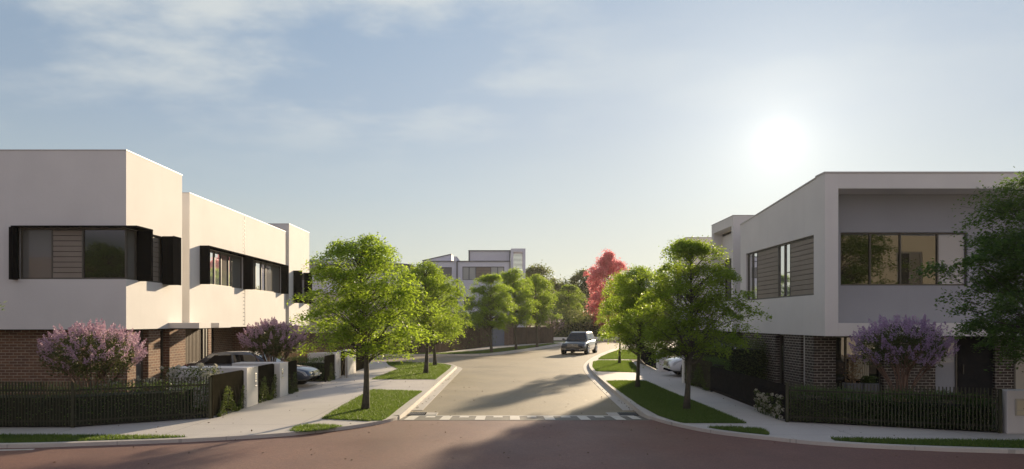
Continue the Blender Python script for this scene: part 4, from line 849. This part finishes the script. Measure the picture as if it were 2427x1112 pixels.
for x in (-18, -13.5, -11): window(E, 'x', 59.93, -1, x, x+1.4, 5.3, 6.7, [(x, x+0.7, 'b'), (x+0.7, x+1.4, 'g')], 0.06, M['trim'])
# ---- across the red road, behind the camera (seen in the window glass)
F = thing('cream_house', 'cream house across the red road, mirrored in the upstairs windows on the right', 'house', (29, -9, 0.12))
b = MB(); wall(b, 'x', 21, 44, -6.3, -6.0, 0.1, 8.5, [(27.5, 29.3, 4.5, 7.4), (35, 38, 4.5, 7)]); b.box(21, 44, -16, -6.3, 0.1, 8.5); b.build('wall', M['cream'], F); cope(F, 21, 44, -16, -6, 8.5)
window(F, 'x', -6.05, 1, 27.5, 29.3, 4.5, 7.4, [(27.5, 28.4, 'g'), (28.4, 29.3, 'b')], 0.12, M['trim']); window(F, 'x', -6.05, 1, 35, 38, 4.5, 7, [(35, 36.5, 'g'), (36.5, 38, 'g')], 0.12, M['trim'])
slab(F, 'plinth', 20.9, 44.1, -6.0, -5.9, 0.12, 3.4, M['stucco2'])
G2 = thing('dark_house', 'brown brick house across the red road, mirrored in the left corner window', 'house', (-31, -12, 0.12))
b = MB(); wall(b, 'x', -48, -18, -8.3, -8, 0.1, 7.0, [(-30, -27, 4, 6), (-24, -22.5, 4, 6)]); b.box(-48, -18, -20, -8.3, 0.1, 7.0); b.build('wall', M['brick'], G2)
window(G2, 'x', -8.05, 1, -30, -27, 4, 6, [(-30, -28.5, 'g'), (-28.5, -27, 'g')], 0.1); window(G2, 'x', -8.05, 1, -24, -22.5, 4, 6, [(-24, -22.5, 'g')], 0.1)
place(0, 20.0, 1.2, 0.5, 2.0, 2.1, 'street tree across the red road, mirrored in the right upstairs window', 'trees across the red road')
place(2, -24.0, 0.6, 0.5, 1.5, 1.5, 'street tree across the red road, mirrored in the left corner window', 'trees across the red road')

# ------------------------------------------------------------------ cars
def paint(name, c, metal=0.5, r=0.32):
    m, t, b = newmat(name); b.inputs['Base Color'].default_value = (*c, 1); b.inputs['Metallic'].default_value = metal; b.inputs['Roughness'].default_value = r
    b.inputs['Coat Weight'].default_value = 1; b.inputs['Coat Roughness'].default_value = 0.03; return m
M['carglass'] = glass('car_glass', (0.012, 0.013, 0.014), 1.6)
def car(label, loc, rz, pm, L=4.5, W=1.8, Ht=1.48, belt=0.95, wr=0.33, cab=(-1.95, -1.55, 0.35, 1.15), emblem=True, grille_w=0.42, group='cars'):
    "built nose towards +x at the origin, then turned"
    t = thing('parked_car' if 'parked' in label else 'car', label, 'car', (0, 0, 0), group); h = L/2; w = W/2
    st = [(-h, .42, .80, .80), (-h+.10, .26, .90, .90), (-h+.5, .20, belt+.02, .97), (-0.9, .19, belt, 1.0), (0.3, .19, belt-.01, 1.0), (cab[3]-0.05, .19, belt-.04, .99),
          (h-.75, .20, belt-.11, .99), (h-.28, .21, belt-.17, .97), (h-.06, .25, belt-.25, .90), (h, .34, belt-.38, .82)]
    b = MB(); rings = []
    for (x, zb, zs, k) in st:
        ww = w*k; p = [(ww*.80, zb), (ww*.985, zb+.10), (ww, zb+(zs-zb)*.5), (ww*.97, zs-.09), (ww*.86, zs-.01), (ww*.45, zs+.03)]
        rings.append([(x, y, z) for y, z in p]+[(x, -y, z) for y, z in p[::-1]])
    n = 12; vs = [v for r_ in rings for v in r_]; fs = []
    for i in range(len(rings)-1):
        for k in range(n): fs.append((i*n+k, i*n+(k+1) % n, (i+1)*n+(k+1) % n, (i+1)*n+k))
    fs.append(tuple(range(n))); fs.append(tuple((len(rings)-1)*n+k for k in range(n-1, -1, -1))); b.add(vs, fs)
    body = b.build('body', pm, t, smooth=True, sub=2)
    r0, r1, f1, f0 = cab; zt = Ht; zb = belt-.06; wb, wt = w*.86, w*.61
    V = [(r0, wb, zb), (r1, wt, zt-.05), (r1+.5, wt, zt), (f1-.35, wt, zt), (f1, wt, zt-.06), (f0, wb, zb-.04)]
    cb = MB(); vs = [(x, y, z) for x, y, z in V]+[(x, -y, z) for x, y, z in V]
    cb.add(vs, [(0, 1, 2, 3, 4, 5), (11, 10, 9, 8, 7, 6), (0, 6, 7, 1), (1, 7, 8, 2), (2, 8, 9, 3), (3, 9, 10, 4), (4, 10, 11, 5), (5, 11, 6, 0)])
    cb.build('cabin', pm, t, bevel=0.05, smooth=True)
    def quad_on(pts, off, name, mat):
        p = [Vector(q) for q in pts]; nn = (p[1]-p[0]).cross(p[2]-p[0]).normalized()*off; g = MB(); g.add([tuple(q+nn) for q in p]+[tuple(q-nn) for q in p], [(0, 1, 2, 3), (7, 6, 5, 4), (0, 4, 5, 1), (1, 5, 6, 2), (2, 6, 7, 3), (3, 7, 4, 0)]); return g.build(name, mat, t)
    def lerp(a, c, u): return tuple(a[i]+(c[i]-a[i])*u for i in range(3))
    def on_face(A_, B_, C_, D_, u0, u1, v0, v1): return [lerp(lerp(A_, B_, u0), lerp(D_, C_, u0), v0), lerp(lerp(A_, B_, u1), lerp(D_, C_, u1), v0), lerp(lerp(A_, B_, u1), lerp(D_, C_, u1), v1), lerp(lerp(A_, B_, u0), lerp(D_, C_, u0), v1)]
    quad_on(on_face((f0, wb, zb), (f0, -wb, zb), (f1, -wt, zt-.06), (f1, wt, zt-.06), .05, .95, .12, .94), .012, 'windscreen', M['carglass'])
    quad_on(on_face((r0, wb, zb), (r0, -wb, zb), (r1, -wt, zt-.05), (r1, wt, zt-.05), .08, .92, .18, .92), .012, 'rear_window', M['carglass'])
    for s in (1, -1):
        for (a, c) in ((.06, .46), (.50, .95)):
            quad_on(on_face((r0+.25, s*wb, zb+.02), (f0-.1, s*wb, zb+.0), (f1-.1, s*wt, zt-.05), (r1+.15, s*wt, zt-.05), a, c, .16, .86), .014, 'side_window', M['carglass'])
    ax = (-h+0.85, h-0.82)
    for x in ax:
        for s in (1, -1):
            a = MB(); a.tube([(x, s*(w-.25), wr+.03), (x, s*(w+.002), wr+.03)], [wr+.07, wr+.07], 24); a.build('wheel_arch', M['tyre'], t)
            k = MB(); k.tube([(x, s*(w-.23), wr), (x, s*(w-.20), wr), (x, s*(w-.02), wr), (x, s*(w+.012), wr)], [wr*.9, wr, wr, wr*.93], 24); wh = k.build('wheel', M['tyre'], t)
            k = MB(); k.tube([(x, s*(w+.004), wr), (x, s*(w+.02), wr)], [wr*.66, wr*.6], 20)
            k.build('rim', M['hub'], wh)
            k = MB()
            for j in range(5):
                a0 = j*1.2566; k.tube([(x, s*(w+.022), wr), (x+math.cos(a0)*wr*.6, s*(w+.02), wr+math.sin(a0)*wr*.6)], [.03, .022], 5)
            k.build('spokes', M['chrome'], wh)
    for s in (1, -1):
        k = MB(); xx = h-.14; k.xzprism([(xx-.34, belt-.19), (xx-.05, belt-.27), (xx+.035, belt-.36), (xx+.05, belt-.43), (xx-.12, belt-.42), (xx-.3, belt-.32)], s*(w*.56), s*(w*.93)); k.build('headlight', M['lamp'], t, bevel=0.02)
        k = MB(); k.box(h-.16, h+.01, s*w*.5, s*w*.84, .40, .43); k.build('running_light', M['chrome'], t)
        k = MB(); k.tube([(f0-.25, s*wb*1.0, belt+.02), (f0-.27, s*(w+.08), belt+.06)], [.03, .03], 6); k.xzprism([(f0-.36, belt+.0), (f0-.22, belt+.0), (f0-.20, belt+.12), (f0-.33, belt+.14)], s*(w-.02), s*(w+.13)); k.build('mirror', pm, t, bevel=0.02)
        k = MB(); k.box(-h-.01, -h+.2, s*w*.5, s*w*.83, .70, .82); k.build('tail_light', pmat('red_lens', (.3, .01, .01), rough=.2), t)
    g = MB(); gx = h-.02; gw = w*grille_w; z0, z1 = belt-.47, belt-.27
    g.xzprism([(gx-.12, z1), (gx+.01, z1-.02), (gx+.05, z0), (gx-.1, z0)], -gw, gw); gr = g.build('grille', M['trim'], t)
    k = MB()
    for i in range(4):
        z = z0+.02+i*(z1-z0-.02)/3.4; x = gx+.045-.035*(i/3); k.box(x-.02, x+.015, -gw*.97, gw*.97, z, z+.018)
    k.build('grille_bars', M['chrome'], gr)
    if emblem:
        k = MB(); q = [(gx+.075, math.cos(a)*.085, (z0+z1)/2+math.sin(a)*.085) for a in [i*math.pi/10 for i in range(21)]]; k.tube(q, [.012]*21, 6)
        for j in range(3):
            a = math.pi/2+j*2.0944; k.tube([(gx+.075, 0, (z0+z1)/2), (gx+.075, math.cos(a)*.08, (z0+z1)/2+math.sin(a)*.08)], [.018, .006], 5)
        k.build('emblem', M['chrome'], gr)
    k = MB(); k.box(h-.02, h+.03, -.19, .19, .40, .49); k.build('number_plate', M['plate'] if not emblem else M['trim'], t)
    k = MB(); k.box(h-.2, h+.004, -w*.6, w*.6, .24, .32); k.build('lower_intake', M['black'], t)
    t.location = loc; t.rotation_euler = (0, 0, rz); return t
xc, yc = gp(1371, 838, 0)
car('black family car driving towards us along the bend', (5.55, 55.2, 0.0), R(-90-19), paint('black_paint', (0.045, 0.05, 0.058), 0.55), 4.5, 2.0, 1.68, 1.05, 0.36, (-2.0, -1.7, 0.45, 1.2))
car('dark blue grey sedan parked in the left driveway behind white piers', (-9.25, 26.2, 0.13), 0, paint('slate_paint', (0.07, 0.085, 0.115), 0.5), 4.5, 1.78, 1.27, 0.84, 0.31, (-2.0, -1.35, 0.15, 1.0), emblem=False)
car('white car parked in the right driveway behind a street tree', (9.1, 31.0, 0.13), R(180), paint('white_paint', (0.72, 0.72, 0.74), 0.0), 4.5, 1.8, 1.4, 0.92, 0.33, emblem=False)
car('dark car parked far behind the low wall at the bend', (13.2, 97, 0.1), R(160), paint('dark_grey_paint', (0.03, 0.03, 0.034), 0.3), 4.5, 1.8, 1.45, 0.94, 0.33, emblem=False)
b = MB(); b.prism([(-14, 24.4), (-7.1, 24.4), (-7.1, 27.95), (-14, 27.95)], 0.1, 0.128); tag(b.build('driveway', M['path']), kind='structure')
b = MB(); b.prism([(6.9, 28.2), (14, 28.2), (14, 33.6), (7.1, 33.6)], 0.1, 0.128); tag(b.build('driveway', M['path']), kind='structure')
# pot plants on the right porch
for i, (x, lab, gold) in enumerate(((10.45, 'potted plant with golden leaves beside the dark brick porch', True), (10.95, 'low square planter below the porch curtain', False))):
    t = thing('pot_plant', lab, 'pot plant', (x, 21.75, 0.12)); b = MB(); b.prism([(x-.22, 21.55), (x+.22, 21.55), (x+.22, 21.95), (x-.22, 21.95)], 0.12, 0.62); b.build('planter', M['trim'], t, bevel=0.01)
    r = np.random.default_rng(i+90); n = 500; hh = 0.85 if gold else 0.2; c = np.stack([x+r.normal(0, .1, n), 21.75+r.normal(0, .09, n), 0.62+r.uniform(0, hh, n)], 1); quads('foliage', leaf_quads(c, .09, .035, r, .2), M['straw'] if gold else LV, t)
    if gold: b = MB(); b.tube([(x, 21.75, .6), (x, 21.75, 1.4)], [.02, .01], 6); b.build('stem', M['bark'], t)

# fallen leaves and grit on the roads and paths
r = np.random.default_rng(404); n = 700; P = np.stack([r.uniform(-9, 9, n), r.uniform(12.2, 34, n), np.full(n, 0.013)], 1)
onblk = inpoly(P, LKs) | inpoly(P, RKs+[(90, 12.2)]); P[P[:, 1] < 17.6, 2] = 0.072; P[onblk, 2] = 0.14; k = r.uniform(0.4, 1.0, n)
gut = np.array([(-2.62+r.uniform(0, .12), y, 0.02) for y in r.uniform(19.6, 36, 40)]+[(3.42+r.uniform(0, .1)+max(0, (y-28))*0.04, y, 0.02) for y in r.uniform(19.6, 30, 40)])
P = np.concatenate([P[k > 0.62], gut]); Q = leaf_quads(P, 0.055, 0.032, r, 2.0)
tag(quads('fallen_leaves', Q, leafmat('dead_leaf', (0.05, 0.03, 0.015), (0.16, 0.10, 0.04), (0.2, 0.12, 0.04), 0.2)), 'brown fallen leaves scattered over road, gutters and paths', 'leaves', kind='stuff')

# ------------------------------------------------------------------ air
HAZE = 0.00025
if HAZE:
    b = MB(); b.box(-95, 95, -30, 175, -1.2, 12.5); m = bpy.data.materials.new('haze'); m.use_nodes = True; t = m.node_tree; t.nodes.clear()
    v = N(t, 'ShaderNodeVolumePrincipled'); v.inputs['Density'].default_value = HAZE; v.inputs['Color'].default_value = (0.95, 0.94, 0.9, 1); v.inputs['Anisotropy'].default_value = 0.35
    o = N(t, 'ShaderNodeOutputMaterial'); t.links.new(v.outputs[0], o.inputs['Volume']); hz = b.build('haze', m); tag(hz, 'thin warm evening haze along the street', 'haze', kind='stuff')
